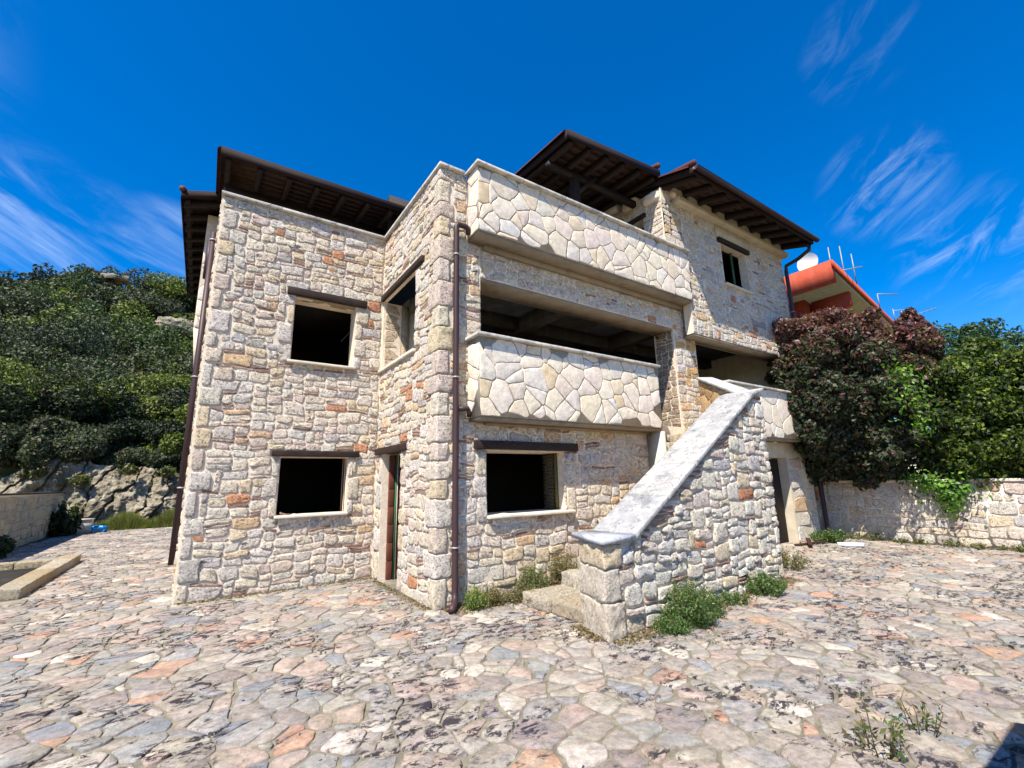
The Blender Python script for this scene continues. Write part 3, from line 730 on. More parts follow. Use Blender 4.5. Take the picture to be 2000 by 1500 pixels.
b = MB(); b.box(3.36, 6.98, 5.60, 5.69, 2.40, 2.44); b.build('balcony_slab', M['soffit'], bal_lo)
# ---- cornice of the wing with stone infill between the rafters
b = MB(); b.rbox((8.22, 5.24, 7.63), (4.98, 0, 0), (0, .5, 0), (0, 0, .12), r=.01, n=8, amp=.003, fr=3); b.build('cornice', M['plaster'], house)
NR = 9
for k in range(NR + 1):
    x = 8.0 + k * .56
    if k < NR:
        b = MB(); b.rbox((x + .10, 5.30, 7.76), (.40, 0, 0), (0, .3, 0), (0, 0, .22), r=.05, n=4, amp=.02, fr=6, col=pick(PALC, rng)); b.build('infill_block', M['flat'], house)
for k in range(5):
    b = MB(); b.rbox((7.70, 5.45 + k * .6, 7.62 + .18 * k), (.35, 0, 0), (0, .42, 0), (0, 0, .24), r=.06, n=4, amp=.02, fr=6, col=pick(PALC, rng)); b.build('infill_block', M['flat'], house)
# ---- roofs: boards over rafters, dark fascia, terracotta tiles on top
def roof(x0, x1, y0, y1, zfun, nraft, nboard, th=.05, raft=(.09, .13), tiles=True, fas=.13, rx=(0, 0), name='roof'):
    q = lambda x, y, dz: Vector((x, y, zfun(x, y) + dz))
    rf = MB(); rf.hexa([q(x0, y0, th), q(x1, y0, th), q(x1, y1, th), q(x0, y1, th)], [q(x0, y0, th + .05), q(x1, y0, th + .05), q(x1, y1, th + .05), q(x0, y1, th + .05)])
    rf = rf.build(name, M['fascia'], house)
    for k in range(nboard):
        a, c = y0 + (y1 - y0) * k / nboard + .004, y0 + (y1 - y0) * (k + 1) / nboard - .004
        b = MB(); b.hexa([q(x0 + .01, a, .02), q(x1 - .01, a, .02), q(x1 - .01, c, .02), q(x0 + .01, c, .02)], [q(x0 + .01, a, th - .002), q(x1 - .01, a, th - .002), q(x1 - .01, c, th - .002), q(x0 + .01, c, th - .002)])
        b.build('board', M['board'], rf)
    for k in range(nraft):
        x = x0 + .06 + (x1 - x0 - .12 - raft[0]) * k / (nraft - 1)
        b = MB(); b.hexa([q(x, y0 + .05, -raft[1]), q(x + raft[0], y0 + .05, -raft[1]), q(x + raft[0], y1, -raft[1]), q(x, y1, -raft[1])], [q(x, y0 + .05, .018), q(x + raft[0], y0 + .05, .018), q(x + raft[0], y1, .018), q(x, y1, .018)])
        b.build('rafter', M['rafter'], rf)
    b = MB(); b.hexa([q(x0 - .025, y0 - .03, -.05), q(x1 + .025, y0 - .03, -.05), q(x1 + .025, y0 - .002, -.05), q(x0 - .025, y0 - .002, -.05)], [q(x0 - .025, y0 - .03, fas), q(x1 + .025, y0 - .03, fas), q(x1 + .025, y0 - .002, fas), q(x0 - .025, y0 - .002, fas)])
    b.build('fascia', M['fascia'], rf)
    for xa, xb in ((x0 - .028, x0 - .003), (x1 + .003, x1 + .028)):
        b = MB(); b.hexa([q(xa, y0, -.05), q(xb, y0, -.05), q(xb, y1, -.05), q(xa, y1, -.05)], [q(xa, y0, fas), q(xb, y0, fas), q(xb, y1, fas), q(xa, y1, fas)])
        b.build('fascia', M['fascia'], rf)
    if tiles:
        nt_ = int((x1 - x0) / .22)
        for k in range(nt_ + 1):
            x = x0 + (x1 - x0) * k / nt_; V = []; F = []
            for y in (y0 + .05, y1):
                for a in range(7):
                    t = math.pi * a / 6; V.append(q(x + .09 * math.cos(t), y, th + .052 + .07 * math.sin(t)))
            for a in range(6): F.append((a, a + 1, a + 8, a + 7))
            F.append(tuple(range(7))); b = MB(); b.add(V, F); b.build('roof_tile', M['tile'], rf)
    return rf
zW = lambda x, y: 7.74 + (y - 4.6) * .30
rw = roof(7.8, 13.1, 4.6, 9.2, zW, 10, 22)
zL = lambda x, y: 7.68 + (y - 9.0) * .10
rl = roof(-.27, 3.6, 9.0, 12.6, zL, 8, 18)
zM = lambda x, y: 7.93 + (x - 5.1) * .085 + (y - 5.4) * .06
rm = roof(5.10, 7.76, 5.4, 9.6, zM, 6, 20)
zB = lambda x, y: 7.70 + (x + .95) * .32
rb = roof(-.93, .6, 11.0, 17.0, zB, 3, 14, tiles=False)
for k in range(11):
    y = 11.1 + k * .56; b = MB(); b.hexa([(-.9, y, zB(-.9, y) - .17), (.5, y, zB(.5, y) - .17), (.5, y + .1, zB(.5, y) - .17), (-.9, y + .1, zB(-.9, y) - .17)], [(-.9, y, zB(-.9, y) - .03), (.5, y, zB(.5, y) - .03), (.5, y + .1, zB(.5, y) - .03), (-.9, y + .1, zB(-.9, y) - .03)])
    b.build('rafter', M['rafter'], rb)
for (x, y, z, rf) in ((7.8, 4.6, 7.93, rw), (7.75, 5.42, 8.38, rm), (-.93, 11.0, 7.86, rb)):     # ridge caps seen at the corners
    b = MB(); b.tube([(x - .02, y - .06, z), (x + .10, y + .55, z + .16)], [.06, .075], 12); b.build('ridge_tile', M['tile'], rf, smooth=True)
# terrace posts and beams
b = MB(); b.rbox((5.76, 6.0, 5.3), (.15, 0, 0), (0, .15, 0), (0, 0, 2.5), r=.008, n=3); b.build('post', M['rafter'], house)
b = MB(); b.hexa([(5.78, 6.03, 7.35), (5.78, 6.13, 7.35), (5.90, 6.13, 7.35), (5.90, 6.03, 7.35)][::-1], [(6.28, 5.93, 7.86), (6.28, 6.03, 7.86), (6.40, 6.03, 7.86), (6.40, 5.93, 7.86)][::-1]); b.build('post_brace', M['rafter'], house)
b = MB(); b.box(5.12, 7.7, 6.02, 6.14, 7.72, 7.85); b.build('terrace_beam', M['rafter'], house)
b = MB(); b.box(-.2, 3.5, 9.9, 10.02, 7.42, 7.62); b.build('terrace_beam', M['rafter'], house)
b = MB(); b.rbox((.62, 9.88, 5.38), (.16, 0, 0), (0, .16, 0), (0, 0, 2.1), r=.008, n=3); b.build('post', M['rafter'], house)
b = MB(); b.box(-.24, 3.5, 11.2, 11.35, 5.4, 7.85); b.build('timber_wall', M['board'], house)
b = MB(); b.box(3.0, 7.7, 9.3, 9.45, 5.3, 8.2); b.build('timber_wall', M['rafter'], house)
b = MB(); b.box(2.95, 7.78, 6.1, 9.3, 5.285, 5.32); b.build('terrace_floor', M['concrete'], house)
# rear bay at the left
fY = Frame((0, 11.5, 0), X, Z)
wy = wallpan(fY, -.46, 0.2, 5.0, 7.7, [], 4.0, 'wall', M['mortar'], house)
crazy(fY, -.46, .2, 5.0, 7.1, .33, 'cladding_stone', house, wy, PALC, M['flat'], seed=71, gap=.012, aniso=1.2)
b = MB(); b.hexa([(-.37, 11.5, 4.05), (.2, 11.5, 4.05), (.2, 15.4, 4.05), (-.37, 15.4, 4.05)], [(-.46, 11.5, 4.99), (.2, 11.5, 4.99), (.2, 15.4, 4.99), (-.46, 15.4, 4.99)]); b.build('bay_corbel', M['plaster'], house)
# ---- drainpipes
def pipe(pts, r, clamps=(), parent=house, mat='pipe'):
    b = MB(); b.tube(pts, r, 14); p = b.build('drainpipe', M[mat], parent, smooth=True)
    for (x, y, z) in clamps:
        c = MB(); c.tube([(x, y, z - .012), (x, y, z + .012)], r * 1.22, 14); c.build('pipe_clamp', M['metal'], p, smooth=True)
    return p
px, py = 2.86, 5.60
pipe([(px + .22, py + .02, 5.36), (px + .21, py + .0, 5.44), (px + .17, py, 5.47), (px + .02, py, 5.47), (px, py, 5.42), (px, py, 5.3), (px, py, .22), (px - .01, py - .02, .14), (px - .06, py - .10, .08), (px - .16, py - .22, .05)], .043, [(px, py, 3.05), (px, py, .75), (px, py, 4.95)])
pipe([(px + .04, py, 2.60), (px + .19, py, 2.62), (px + .22, py, 2.56), (px + .22, py + .02, 2.50)], .036)
pipe([(-.24, 9.0, 6.05), (-.24, 9.0, .45)], .05, [(-.24, 9.0, 5.9), (-.24, 9.0, 1.6), (-.24, 9.0, 3.4)])
pipe([(-.28, 9.6, 6.2), (-.28, 9.6, 5.4)], .07)
pipe([(13.12, 4.68, 7.72), (13.12, 4.70, 7.58), (13.14, 5.0, 7.45), (13.15, 5.34, 7.38), (13.15, 5.36, 7.2), (13.15, 5.36, .25), (13.12, 5.25, .12)], .05, [(13.15, 5.36, 6.0), (13.15, 5.36, 1.6)])
b = MB(); V = []; F = []
for x in (7.72, 13.2):
    for a in range(9):
        t = math.pi + math.pi * a / 8; V.append((x, 4.50 + .07 * math.cos(t), 7.80 + .07 * math.sin(t)))
for a in range(8): F.append((a, a + 1, a + 10, a + 9))
F.append(tuple(range(9))); F.append(tuple(range(17, 8, -1))); b.add(V, F); b.build('gutter', M['pipe'], house)

# ------------------------------------------------------------------ stairs
stair = thing('stone_staircase', (3.5, 3.54, 0), 'outside rubble stone staircase with a sloping whitish marble coping, in front of the house', 'staircase')
A0, A1 = Vector((3.50, 3.54, 0)), Vector((7.76, 3.88, 0)); Uv = (A1 - A0).normalized(); Ls = (A1 - A0).length
Dn = Vector((-Uv.y, Uv.x, 0))                                   # away from the viewer
fS = Frame(A0, Uv, Z)
slope = (2.90 - .93) / (3.98 - .52)
prof = lambda u: .93 if u < .52 else (.93 + (u - .52) * slope if u < 3.98 else 2.90 + (u - 3.98) * .3)
us = [0, .52, 3.98, Ls]; TH = .50
b = MB()
for i in range(3):
    a, c = us[i], us[i + 1]; back = lambda u: (Vector((.17, .55, 0)) if u == 0 else Dn * TH)
    p0, p1 = A0 + Uv * a, A0 + Uv * c; q1, q0 = p1 + back(c), p0 + back(a)
    za, zc = Z * prof(a), Z * prof(c)
    b.hexa([p0, p1, q1, q0], [p0 + za, p1 + zc, q1 + zc, q0 + za])
sw = b.build('stair_wall', M['mortar'], stair)
sh = []
v = 0; k = 0; r = random.Random(4)
E1 = Vector((.17, .55, 0)); E1n = E1.normalized()
for h_ in (.36, .33, .24):                                      # dressed corner blocks of the end pier
    a = .26 if k % 2 == 0 else .20
    mb = MB(); mb.rbox(A0 - Uv * .03 + Vector((0, -.035, v + .006)) , Uv * (a + .04), E1n * .60, Z * (h_ - .012), r=.02, n=9, amp=.020, fr=10)
    reg((stair.name, 'corner_stone'), stair, sw, [Vector(q) for q in mb.V], mb.F, pick([PAL[0], PAL[2]], r), M['rubble']); sh.append((0, a + .02, v, v + h_)); v += h_; k += 1
cuts = [(-slope, 1, .93 - .52 * slope - .015)]
rubble(fS, 0, Ls, 0, 2.98, 'stone', stair, sw, sh + [(-1, .52, .93, 9), (3.98, 9, 2.95, 9)], cuts, seed=61, proud=1.7, big=1.15, gap=.020, bricks=.16, pal=[(lin(242, 231, 210), 44), (lin(238, 230, 216), 28), (lin(238, 221, 188), 12), (lin(234, 216, 200), 6), (lin(214, 206, 198), 4), (lin(212, 146, 108), 2.5)])
# right end of the stair wall, battered edge
fE = Frame(A1, Dn, Z); rubble(fE, 0, TH, 0, 2.9, 'stone', stair, sw, seed=62)
# coping slabs
o0 = -.045
def cslab(u_a, u_b, za, zc, skew=False):
    w_ = TH + .13; b = MB()
    P0 = A0 + Uv * u_a - Dn * .06 + Z * za; P1 = A0 + Uv * u_b - Dn * .06 + Z * zc
    ex = P1 - P0; ey = Dn * w_
    b.rbox(P0, ex, ey, Z * .06, r=.008, n=6, amp=.004, fr=3, col=rng.choice([lin(164, 161, 156), lin(174, 171, 165), lin(154, 152, 150)])); b.build('coping_slab', M['coping'], stair)
b = MB(); p = [A0 + Vector((-.06, -.06, .935)), A0 + Uv * .50 - Dn * .06 + Z * .935, A0 + Uv * .50 + Dn * (TH + .07) + Z * .935, A0 + E1 * 1.16 + Vector((-.05, 0, .935))]
b.hexa(p, [q + Z * .058 for q in p], lin(176, 178, 184)); b.build('coping_slab', M['coping'], stair)
nseg = 5
for k in range(nseg):
    a = .505 + (3.98 - .505) * k / nseg; c = .505 + (3.98 - .505) * (k + 1) / nseg - .010
    cslab(a, c, prof(a) + .012, prof(c) + .012)
cslab(3.985, Ls + .05, 2.915, 3.0)
# landing parapet rising to the house
L0, L1 = A1 + Dn * .3 + Vector((-.1, 0, 0)), Vector((8.45, 5.42, 0)); Lu = (L0 - L1).normalized(); Ll = (L0 - L1).length
fL = Frame(L1, -Lu, Z)
b = MB(); Ln = Vector((-Lu.y, Lu.x, 0))
if Ln.x < 0: Ln = -Ln
za, zc = Z * 2.98, Z * 3.58
b.hexa([L0, L0 + Ln * .22, L1 + Ln * .22, L1], [L0 + za, L0 + Ln * .22 + za, L1 + Ln * .22 + zc, L1 + zc]); lp = b.build('landing_parapet', M['mortar'], stair)
fL = Frame(L1, Lu, Z)
if fL.N.dot(Ln) > 0: fL = Frame(L0, -Lu, Z)
lz0 = 3.58 if (fL.O - L1).length < .01 else 2.98; lz1 = 2.98 if lz0 > 3 else 3.58
crazy(fL, 0, Ll, 2.3, 3.6, .26, 'stone', stair, lp, [(lin(224, 186, 136), 3), (lin(222, 206, 178), 4), (lin(214, 190, 160), 3)], M['rubble'], seed=66, cuts=[(-(lz1 - lz0) / Ll, 1, lz0 - .01)])
b = MB(); q0, q1 = L0 - Ln * .05 + Z * 2.985, L1 - Ln * .05 + Z * 3.585
b.rbox(q0, q1 - q0, Ln * .34, Z * .05, r=.006, n=5, amp=.003, fr=3, col=lin(176, 176, 176)); b.build('coping_slab', M['coping'], stair)
# steps
for k in range(14):
    x0 = 3.66 if k == 0 else 4.32 + .265 * (k - 1); z1 = .172 * (k + 1); ya = 3.60 + (x0 - 3.5) * .08 + TH
    ye = 5.18 + rng.uniform(-.06, .10)
    if k > 10: ye = 5.6
    for q in range(2):
        y0, y1 = ya + (ye - ya) * q / 2, ya + (ye - ya) * (q + 1) / 2
        b = MB(); b.rbox((x0 + rng.uniform(-.02, .02), y0 + .005, max(0, z1 - .36)), (.80 if k == 0 else .42, 0, 0), (0, y1 - y0 - .01, 0), (0, 0, z1 - max(0, z1 - .36)), r=.03, n=5, amp=.018, fr=6, col=pick([(lin(204, 190, 166), 20), (lin(196, 184, 164), 20), (lin(190, 174, 146), 12)], rng)); b.build('step', M['rubble'], stair, smooth=True)
b = MB(); b.hexa([(4.6, 4.2, 0), (7.6, 4.4, 0), (7.6, 5.3, 0), (4.6, 5.15, 0)], [(4.6, 4.2, .25), (7.6, 4.4, 2.1), (7.6, 5.3, 2.1), (4.6, 5.15, .25)]); b.build('stair_core', M['mortar'], stair)
b = MB(); b.box(7.78, 8.44, 4.4, 5.68, 2.3, 2.42); b.build('landing', M['sill'], stair)

# ------------------------------------------------------------------ garden walls and planter
gw_r = thing('garden_wall', (13.85, 5, 0), 'low pale rubble garden wall at the right, half shaded by bushes behind it', 'wall')
b = MB(); b.box(13.7, 14.0, -4, 12, 0, 1.41); core = b.build('wall_core', M['mortar'], gw_r)
fG = Frame((13.7, 0, 0), -Y, Z)
rubble(fG, -9.0, 0.4, 0, 1.36, 'stone', gw_r, core, seed=81, proud=.7, big=1.35, bricks=.06, gap=.018)
b = MB(); b.rbox((13.66, -4, 1.36), (.38, 0, 0), (0, 16, 0), (0, 0, .06), r=.01, n=20, amp=.006, fr=2); b.build('wall_cap', M['mortar'], gw_r)
gw_l = thing('garden_wall', (-4.35, 16, 0), 'shaded garden wall at the left, running back towards the rock face', 'wall')
b = MB(); b.box(-4.55, -4.25, 6, 24.2, 0, 1.50); core = b.build('wall_core', M['clad_mortar'], gw_l)
fG2 = Frame((-4.25, 0, 0), Y, Z)
rubble(fG2, 10.0, 24.2, 0, 1.46, 'stone', gw_l, core, seed=82, proud=.5, big=1.7, bricks=.03, cell=.06, pal=[(lin(232, 210, 166), 5), (lin(216, 198, 160), 4), (lin(230, 200, 156), 2)])
b = MB(); b.rbox((-4.6, 6, 1.5), (.4, 0, 0), (0, 18.25, 0), (0, 0, .05), r=.01, n=20, amp=.006, fr=2); b.build('wall_cap', M['concrete'], gw_l)
gw_b = thing('garden_wall', (-4.0, 24.4, 0), 'short low return wall in the far left corner beside the blue bag', 'wall')
b = MB(); b.box(-4.2, -3.25, 23.6, 24.0, 0, .48); core = b.build('wall_core', M['mortar'], gw_b); b = MB(); b.box(-4.22, -3.22, 23.56, 24.05, .483, .53); b.build('wall_cap', M['sill'], gw_b)
pl = thing('stone_curb', (-2.3, 12.5, 0), 'low stone kerb framing a shallow concrete basin at the left', 'kerb')
for k in range(6):
    y = 10.30 + k * .72; b = MB(); b.rbox((-2.42, y, 0), (.32, 0, 0), (0, .715, 0), (0, 0, .16), r=.012, n=4, amp=.008, fr=4, col=pick([(lin(196, 184, 162), 30), (lin(186, 168, 134), 30)], rng)); b.build('curb_stone', M['rubble'], pl)
for k in range(3):
    x = -4.2 + k * .6; b = MB(); b.rbox((x, 10.30, 0), (.585, 0, 0), (0, .32, 0), (0, 0, .16), r=.012, n=4, amp=.008, fr=4, col=lin(184, 162, 140)); b.build('curb_stone', M['rubble'], pl)
    b = MB(); b.rbox((x, 13.9, 0), (.585, 0, 0), (0, .32, 0), (0, 0, .16), r=.012, n=4, amp=.008, fr=4, col=lin(186, 172, 144)); b.build('curb_stone', M['rubble'], pl)
b = MB(); b.box(-4.2, -2.42, 10.62, 13.9, .004, .03); b.build('basin_floor', M['concrete'], pl)
blocker = thing('shadow_blocker', (2.8, -.1, 0), 'unseen square stone block added outside the right foreground to cast the corner shadow', 'pillar')  # out-of-view block added to shade the near right corner of the yard
b = MB(); b.box(2.45, 3.2, -.5, .12, 0, 2.15); core = b.build('blocker_core', M['mortar'], blocker); b = MB(); b.box(2.40, 3.25, -.55, .16, 2.152, 2.22); b.build('blocker_cap', M['sill'], blocker)
HID[0] = True
rubble(Frame((2.45, 0, 0), -Y, Z), -.12, .5, 0, 2.15, 'stone', blocker, core, seed=91); rubble(Frame((0, .12, 0), -X, Z), -3.2, -2.45, 0, 2.15, 'stone', blocker, core, seed=92)
HID[0] = False
flush()
REG.clear()
# ------------------------------------------------------------------ foliage
def leaves(name, P, size, cols, mat, parent=None, seed=0, up_=0.3, nrm=None, kind=None, elong=1.6, loc=None):
    """P (n,3) leaf centres; one bent quad-like leaf each (4 corners, diamond)"""
    g = np.random.default_rng(seed); n = len(P)
    d = g.normal(size=(n, 3)); d[:, 2] = d[:, 2] * .7 + up_
    if nrm is not None: d += nrm * 0.9
    d /= np.linalg.norm(d, axis=1)[:, None]
    a = np.cross(d, g.normal(size=(n, 3))); a /= np.linalg.norm(a, axis=1)[:, None]; c = np.cross(d, a)
    s_ = (size * g.uniform(.6, 1.25, n))[:, None] if np.isscalar(size) else (size * g.uniform(.7, 1.2, n))[:, None]
    V = np.stack([P - a * s_ * .5 * elong, P + c * s_ * .42 + d * s_ * .12, P + a * s_ * .5 * elong, P - c * s_ * .42 + d * s_ * .12], axis=1).reshape(-1, 3)
    if loc is None: loc = P.mean(axis=0)
    V = V - np.asarray(loc)
    F = np.arange(n * 4, dtype=np.int32); C = np.repeat(cols, 4, axis=0)
    me = mesh_np(name, V, F, 4, mat, C)
    o = bpy.data.objects.new(name, me); _link(o, parent, [float(q) for q in loc]); return tag(o, None, None, None, kind)
def knobs(blobs, k, seed, f=(.16, .44)):
    g = np.random.default_rng(seed); out = []
    for b in blobs:
        out.append((b[0], b[1], b[2], b[3] * .86, b[4] * .86, b[5] * .86))
        for _ in range(k):
            d = g.normal(size=3); d /= np.linalg.norm(d); q = g.uniform(*f); out.append((b[0] + d[0] * b[3] * (1.2 - q), b[1] + d[1] * b[4] * (1.2 - q), b[2] + d[2] * b[5] * (1.2 - q), b[3] * q, b[4] * q, b[5] * q * .85))
    return out
def blob_pts(blobs, n, seed, clump=1.6, thr=0.0, inner=0.25):
    """points in lumpy shells of ellipsoids; gaps where a noise field is low"""
    g = np.random.default_rng(seed); out = []; nr = []
    vol = np.array([b[3] * b[4] + b[3] * b[5] + b[4] * b[5] for b in blobs]); vol = vol / vol.sum()
    for bl, f in zip(blobs, vol):
        m = int(n * f); d = g.normal(size=(m, 3)); d /= np.linalg.norm(d, axis=1)[:, None]
        lump = np.array([mn.noise(Vector((q[0] * 2.2 + bl[0], q[1] * 2.2 + bl[1], q[2] * 2.2 + bl[2]))) for q in d])
        fine = np.array([mn.noise(Vector((q[0] * 6.5 + bl[1], q[1] * 6.5 + bl[2], q[2] * 6.5 + bl[0]))) for q in d])
        rad = 1.0 + .22 * lump + .16 * fine
        t = np.where(g.random(m) < inner, g.uniform(.45, .9, m), g.uniform(.84, 1.06, m)) * rad
        ok = (lump * .6 + fine > thr - .42) | (g.random(m) < .35)
        p = d * t[:, None] * np.array(bl[3:6]) + np.array(bl[:3]); out.append(p[ok]); nr.append(d[ok])
    return np.concatenate(out), np.concatenate(nr)
def colmix(n, pal, seed, var=.25):
    g = np.random.default_rng(seed); w_ = np.array([q[1] for q in pal], float); idx = g.choice(len(pal), n, p=w_ / w_.sum())
    return np.array([q[0] for q in pal])[idx] * g.uniform(1 - var, 1 + var, n)[:, None]
def branches(name, base, tips, r0, mat, parent):
    b = MB(); base = Vector(base); fork = base + Vector((0, 0, .9))
    b.tube([base, base + Vector((.03, .02, .5)), fork], [r0, r0 * .85, r0 * .7], 8)
    for t in tips:
        t = Vector(t); m = fork.lerp(t, .5) + Vector((rng.uniform(-.15, .15), rng.uniform(-.15, .15), .2)); b.tube([fork, m, t], [r0 * .6, r0 * .4, r0 * .12], 6)
    return b.build(name, mat, parent, smooth=True)
DK = [(lin(50, 60, 38), 5), (lin(66, 76, 50), 4), (lin(40, 46, 34), 3), (lin(84, 92, 62), 2), (lin(96, 62, 62), 2)]
PU = [(lin(108, 64, 64), 5), (lin(134, 92, 88), 3), (lin(78, 50, 50), 4), (lin(86, 74, 52), 3), (lin(150, 108, 104), 1)]
GR = [(lin(68, 86, 32), 5), (lin(94, 112, 38), 4), (lin(44, 58, 28), 6), (lin(132, 142, 50), 1.6)]
def tree(name, base, blobs, n, size, pal, label, cat, seed, trunkr=.1, topz=None, pal2=None, group=None, thr=.1, near=1.0):
    t = thing(name, base, label, cat, group)
    if near != 1.0: blobs = [(b[0] * near, b[1] * near, 1.6 + (b[2] - 1.6) * near, b[3], b[4], b[5]) for b in blobs]
    P, N = blob_pts(knobs(blobs, 18, seed), n, seed, thr=thr)
    ok = P[:, 2] > .1; P = P[ok]; N = N[ok]
    C = colmix(len(P), pal, seed + 1)
    if pal2 is not None:
        C2 = colmix(len(P), pal2, seed + 2); f = np.clip((P[:, 2] - topz) / 1.1 + np.random.default_rng(seed).normal(0, .45, len(P)), 0, 1)[:, None] > .5; C = np.where(f, C2, C)
    leaves('crown', P, size, C, M['leaf'], t, seed, nrm=N if len(N) == len(P) else None)
    branches('trunk', base, [(b[0], b[1], b[2]) for b in blobs], trunkr, M['bark'], t)
    return t
tree('purple_leaved_tree', (14.4, 4.9, 0), [(13.6, 5.15, 4.85, 1.15, 1.1, 1.05), (14.1, 4.6, 4.85, 1.1, .95, 1.05), (13.0, 5.0, 3.9, .75, .6, .85), (13.8, 4.9, 3.4, 1.25, 1.2, 1.3), (14.1, 4.3, 3.4, 1.0, .8, 1.15), (14.0, 5.3, 2.4, 1.0, .95, .85), (14.3, 4.5, 2.2, 1.0, .9, .85), (12.9, 5.1, 3.1, .7, .5, .9), (12.75, 5.35, 4.2, .5, .4, .7), (14.3, 6.2, 2.2, .8, .8, 1.1)],
     120000, .074, DK, 'big tree with dark green leaves turning purple at the top, against the house corner', 'tree', 11, .13, 4.15, PU, near=.945)
tree('dark_leaved_shrub', (14.6, 3.1, 0), [(14.9, 3.5, 4.0, .7, .6, .8), (14.8, 3.25, 2.7, .8, .7, 1.0), (14.9, 3.35, 4.8, .5, .5, .5), (15.0, 3.45, 5.3, .28, .28, .45)],
     30000, .07, DK[:3] + GR[:3], 'dark shrub with purplish leaves between the big purple tree and the bright green bush', 'shrub', 12, .08, 3.6, PU, near=.95)
tree('green_shrub', (15.1, 1.9, 0), [(14.6, 2.45, 3.35, .95, .9, .95), (14.7, 1.5, 3.2, 1.0, .9, .9), (14.4, 2.4, 2.1, .8, .9, .9), (14.6, 1.4, 2.1, .9, .9, .9), (15.0, .8, 2.8, 1.0, .9, 1.2), (15.2, 2.4, 4.0, .6, .6, .5), (14.6, 2.75, 3.7, .5, .5, .6), (14.9, 2.2, 4.25, .45, .5, .4), (14.2, 2.6, 1.5, .5, .6, .5)],
     60000, .065, GR, 'bright yellow-green bush above the right end of the garden wall', 'shrub', 13, .08, near=.985)
tree('blue_green_shrub', (15.8, 2.5, 0), [(15.6, 3.0, 4.6, .55, .5, .75), (15.6, 2.45, 4.45, .4, .4, .8), (15.9, 1.5, 4.1, .45, .45, .8), (15.8, 2.2, 3.9, 1.0, 1.2, .9), (15.6, 2.2, 4.7, .5, .5, .5)],
     18000, .06, [(lin(60, 86, 58), 4), (lin(84, 110, 78), 3), (lin(46, 66, 44), 3)], 'upright bluish green shrub rising behind the bright green bush', 'shrub', 14, .06)
def vine(name, pts, n, size, pal, label, seed):
    t = thing(name, pts[0][:3], label, 'vine'); g = np.random.default_rng(seed); P = []
    for (x, y, z, s1, s2) in pts: P.append(g.normal(size=(n, 3)) * np.array([.10, s1, s2]) + np.array([x, y, z]))
    P = np.concatenate(P); leaves('foliage', P, size, colmix(len(P), pal, seed), M['leaf'], t, seed)
    b = MB(); b.tube([Vector(p[:3]) for p in pts], .01, 5); b.build('stem', M['bark'], t)
vine('climbing_vine', [(12.5, 3.12, 3.75, .16, .2), (12.45, 3.03, 3.4, .18, .22), (12.45, 2.98, 3.0, .15, .22), (12.5, 3.0, 2.6, .12, .2), (12.5, 3.25, 3.3, .3, .4)], 75, .065, [(lin(104, 140, 44), 5), (lin(76, 108, 38), 5), (lin(134, 164, 62), 1)], 'light green climbing vine draped over the dark shrub', 21)
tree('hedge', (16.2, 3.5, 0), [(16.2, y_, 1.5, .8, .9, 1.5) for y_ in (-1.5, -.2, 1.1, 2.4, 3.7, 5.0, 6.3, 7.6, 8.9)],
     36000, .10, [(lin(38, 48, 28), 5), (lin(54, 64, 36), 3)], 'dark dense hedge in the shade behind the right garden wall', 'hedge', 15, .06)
vine('hanging_vine', [(13.6, 3.5, 1.40, .25, .10), (13.55, 3.2, 1.25, .3, .16), (13.55, 2.95, 1.2, .25, .2), (13.6, 3.05, .95, .12, .2)], 190, .07, [(lin(84, 124, 40), 5), (lin(110, 150, 50), 3), (lin(56, 86, 36), 3)], 'green vine hanging over the top of the right garden wall', 22)

# ---- weeds at the foot of the walls
def weed(name, x, y, rad, h, n, pal, label, seed, size=.03, cat='weed', z0=0.0, stems=14, grp=None):
    if cat == 'weed' and stems > 12: n = int(n * 2.4); size *= .62; stems = int(stems * 1.6); h *= 1.12
    t = thing(name, (x, y, z0), label, cat, grp); g = np.random.default_rng(seed)
    b = MB(); L = []
    for k in range(stems):
        a = g.uniform(0, 2 * math.pi); q = rad * math.sqrt(g.random()); hh = h * (1 - .55 * (q / rad) ** 2) * g.uniform(.6, 1.1)
        p0 = Vector((x + q * math.cos(a) * .6, y + q * math.sin(a) * .6, z0)); p1 = Vector((x + q * math.cos(a), y + q * math.sin(a), z0 + hh)); pm = p0.lerp(p1, .5) + Vector((g.normal() * .02, g.normal() * .02, .03))
        b.tube([p0, pm, p1], [.004, .003, .0015], 4)
        m = n // stems; tt = g.random(m) ** .8
        for q_ in tt:
            c = p0.lerp(pm, q_ * 2) if q_ < .5 else pm.lerp(p1, q_ * 2 - 1); L.append(np.array(c) + g.normal(size=3) * (.018 + .025 * h))
    b.build('stem', M['stalk'], t, kind='stuff'); L = np.array(L); L[:, 2] = np.maximum(L[:, 2], z0 + .01)
    leaves('foliage', L, size, colmix(len(L), pal, seed), M['leaf'], t, seed, up_=.5, elong=2.2); return t
WG = [(lin(74, 100, 50), 5), (lin(96, 122, 66), 4), (lin(58, 80, 42), 3), (lin(128, 140, 84), 1)]
WD = [(lin(120, 112, 74), 5), (lin(96, 104, 58), 3), (lin(146, 132, 90), 2), (lin(84, 76, 56), 3)]
weed('green_weed', 4.62, 3.40, .30, .42, 2600, WG, 'big bushy green weed against the foot of the stair wall', 31, .024, stems=60)
weed('green_weed', 4.28, 3.36, .22, .14, 1200, WG, 'low spreading green weed left of the big one at the stair wall', 32, .02, stems=40)
weed('green_weed', 5.05, 3.46, .22, .30, 1100, WG, 'smaller green weed just right of the biggest weed at the stair wall', 33, .022, stems=36)
weed('green_weed', 6.55, 3.58, .32, .26, 1300, WG, 'round greyish green weed at the right end of the stair wall', 34, .028, stems=40)
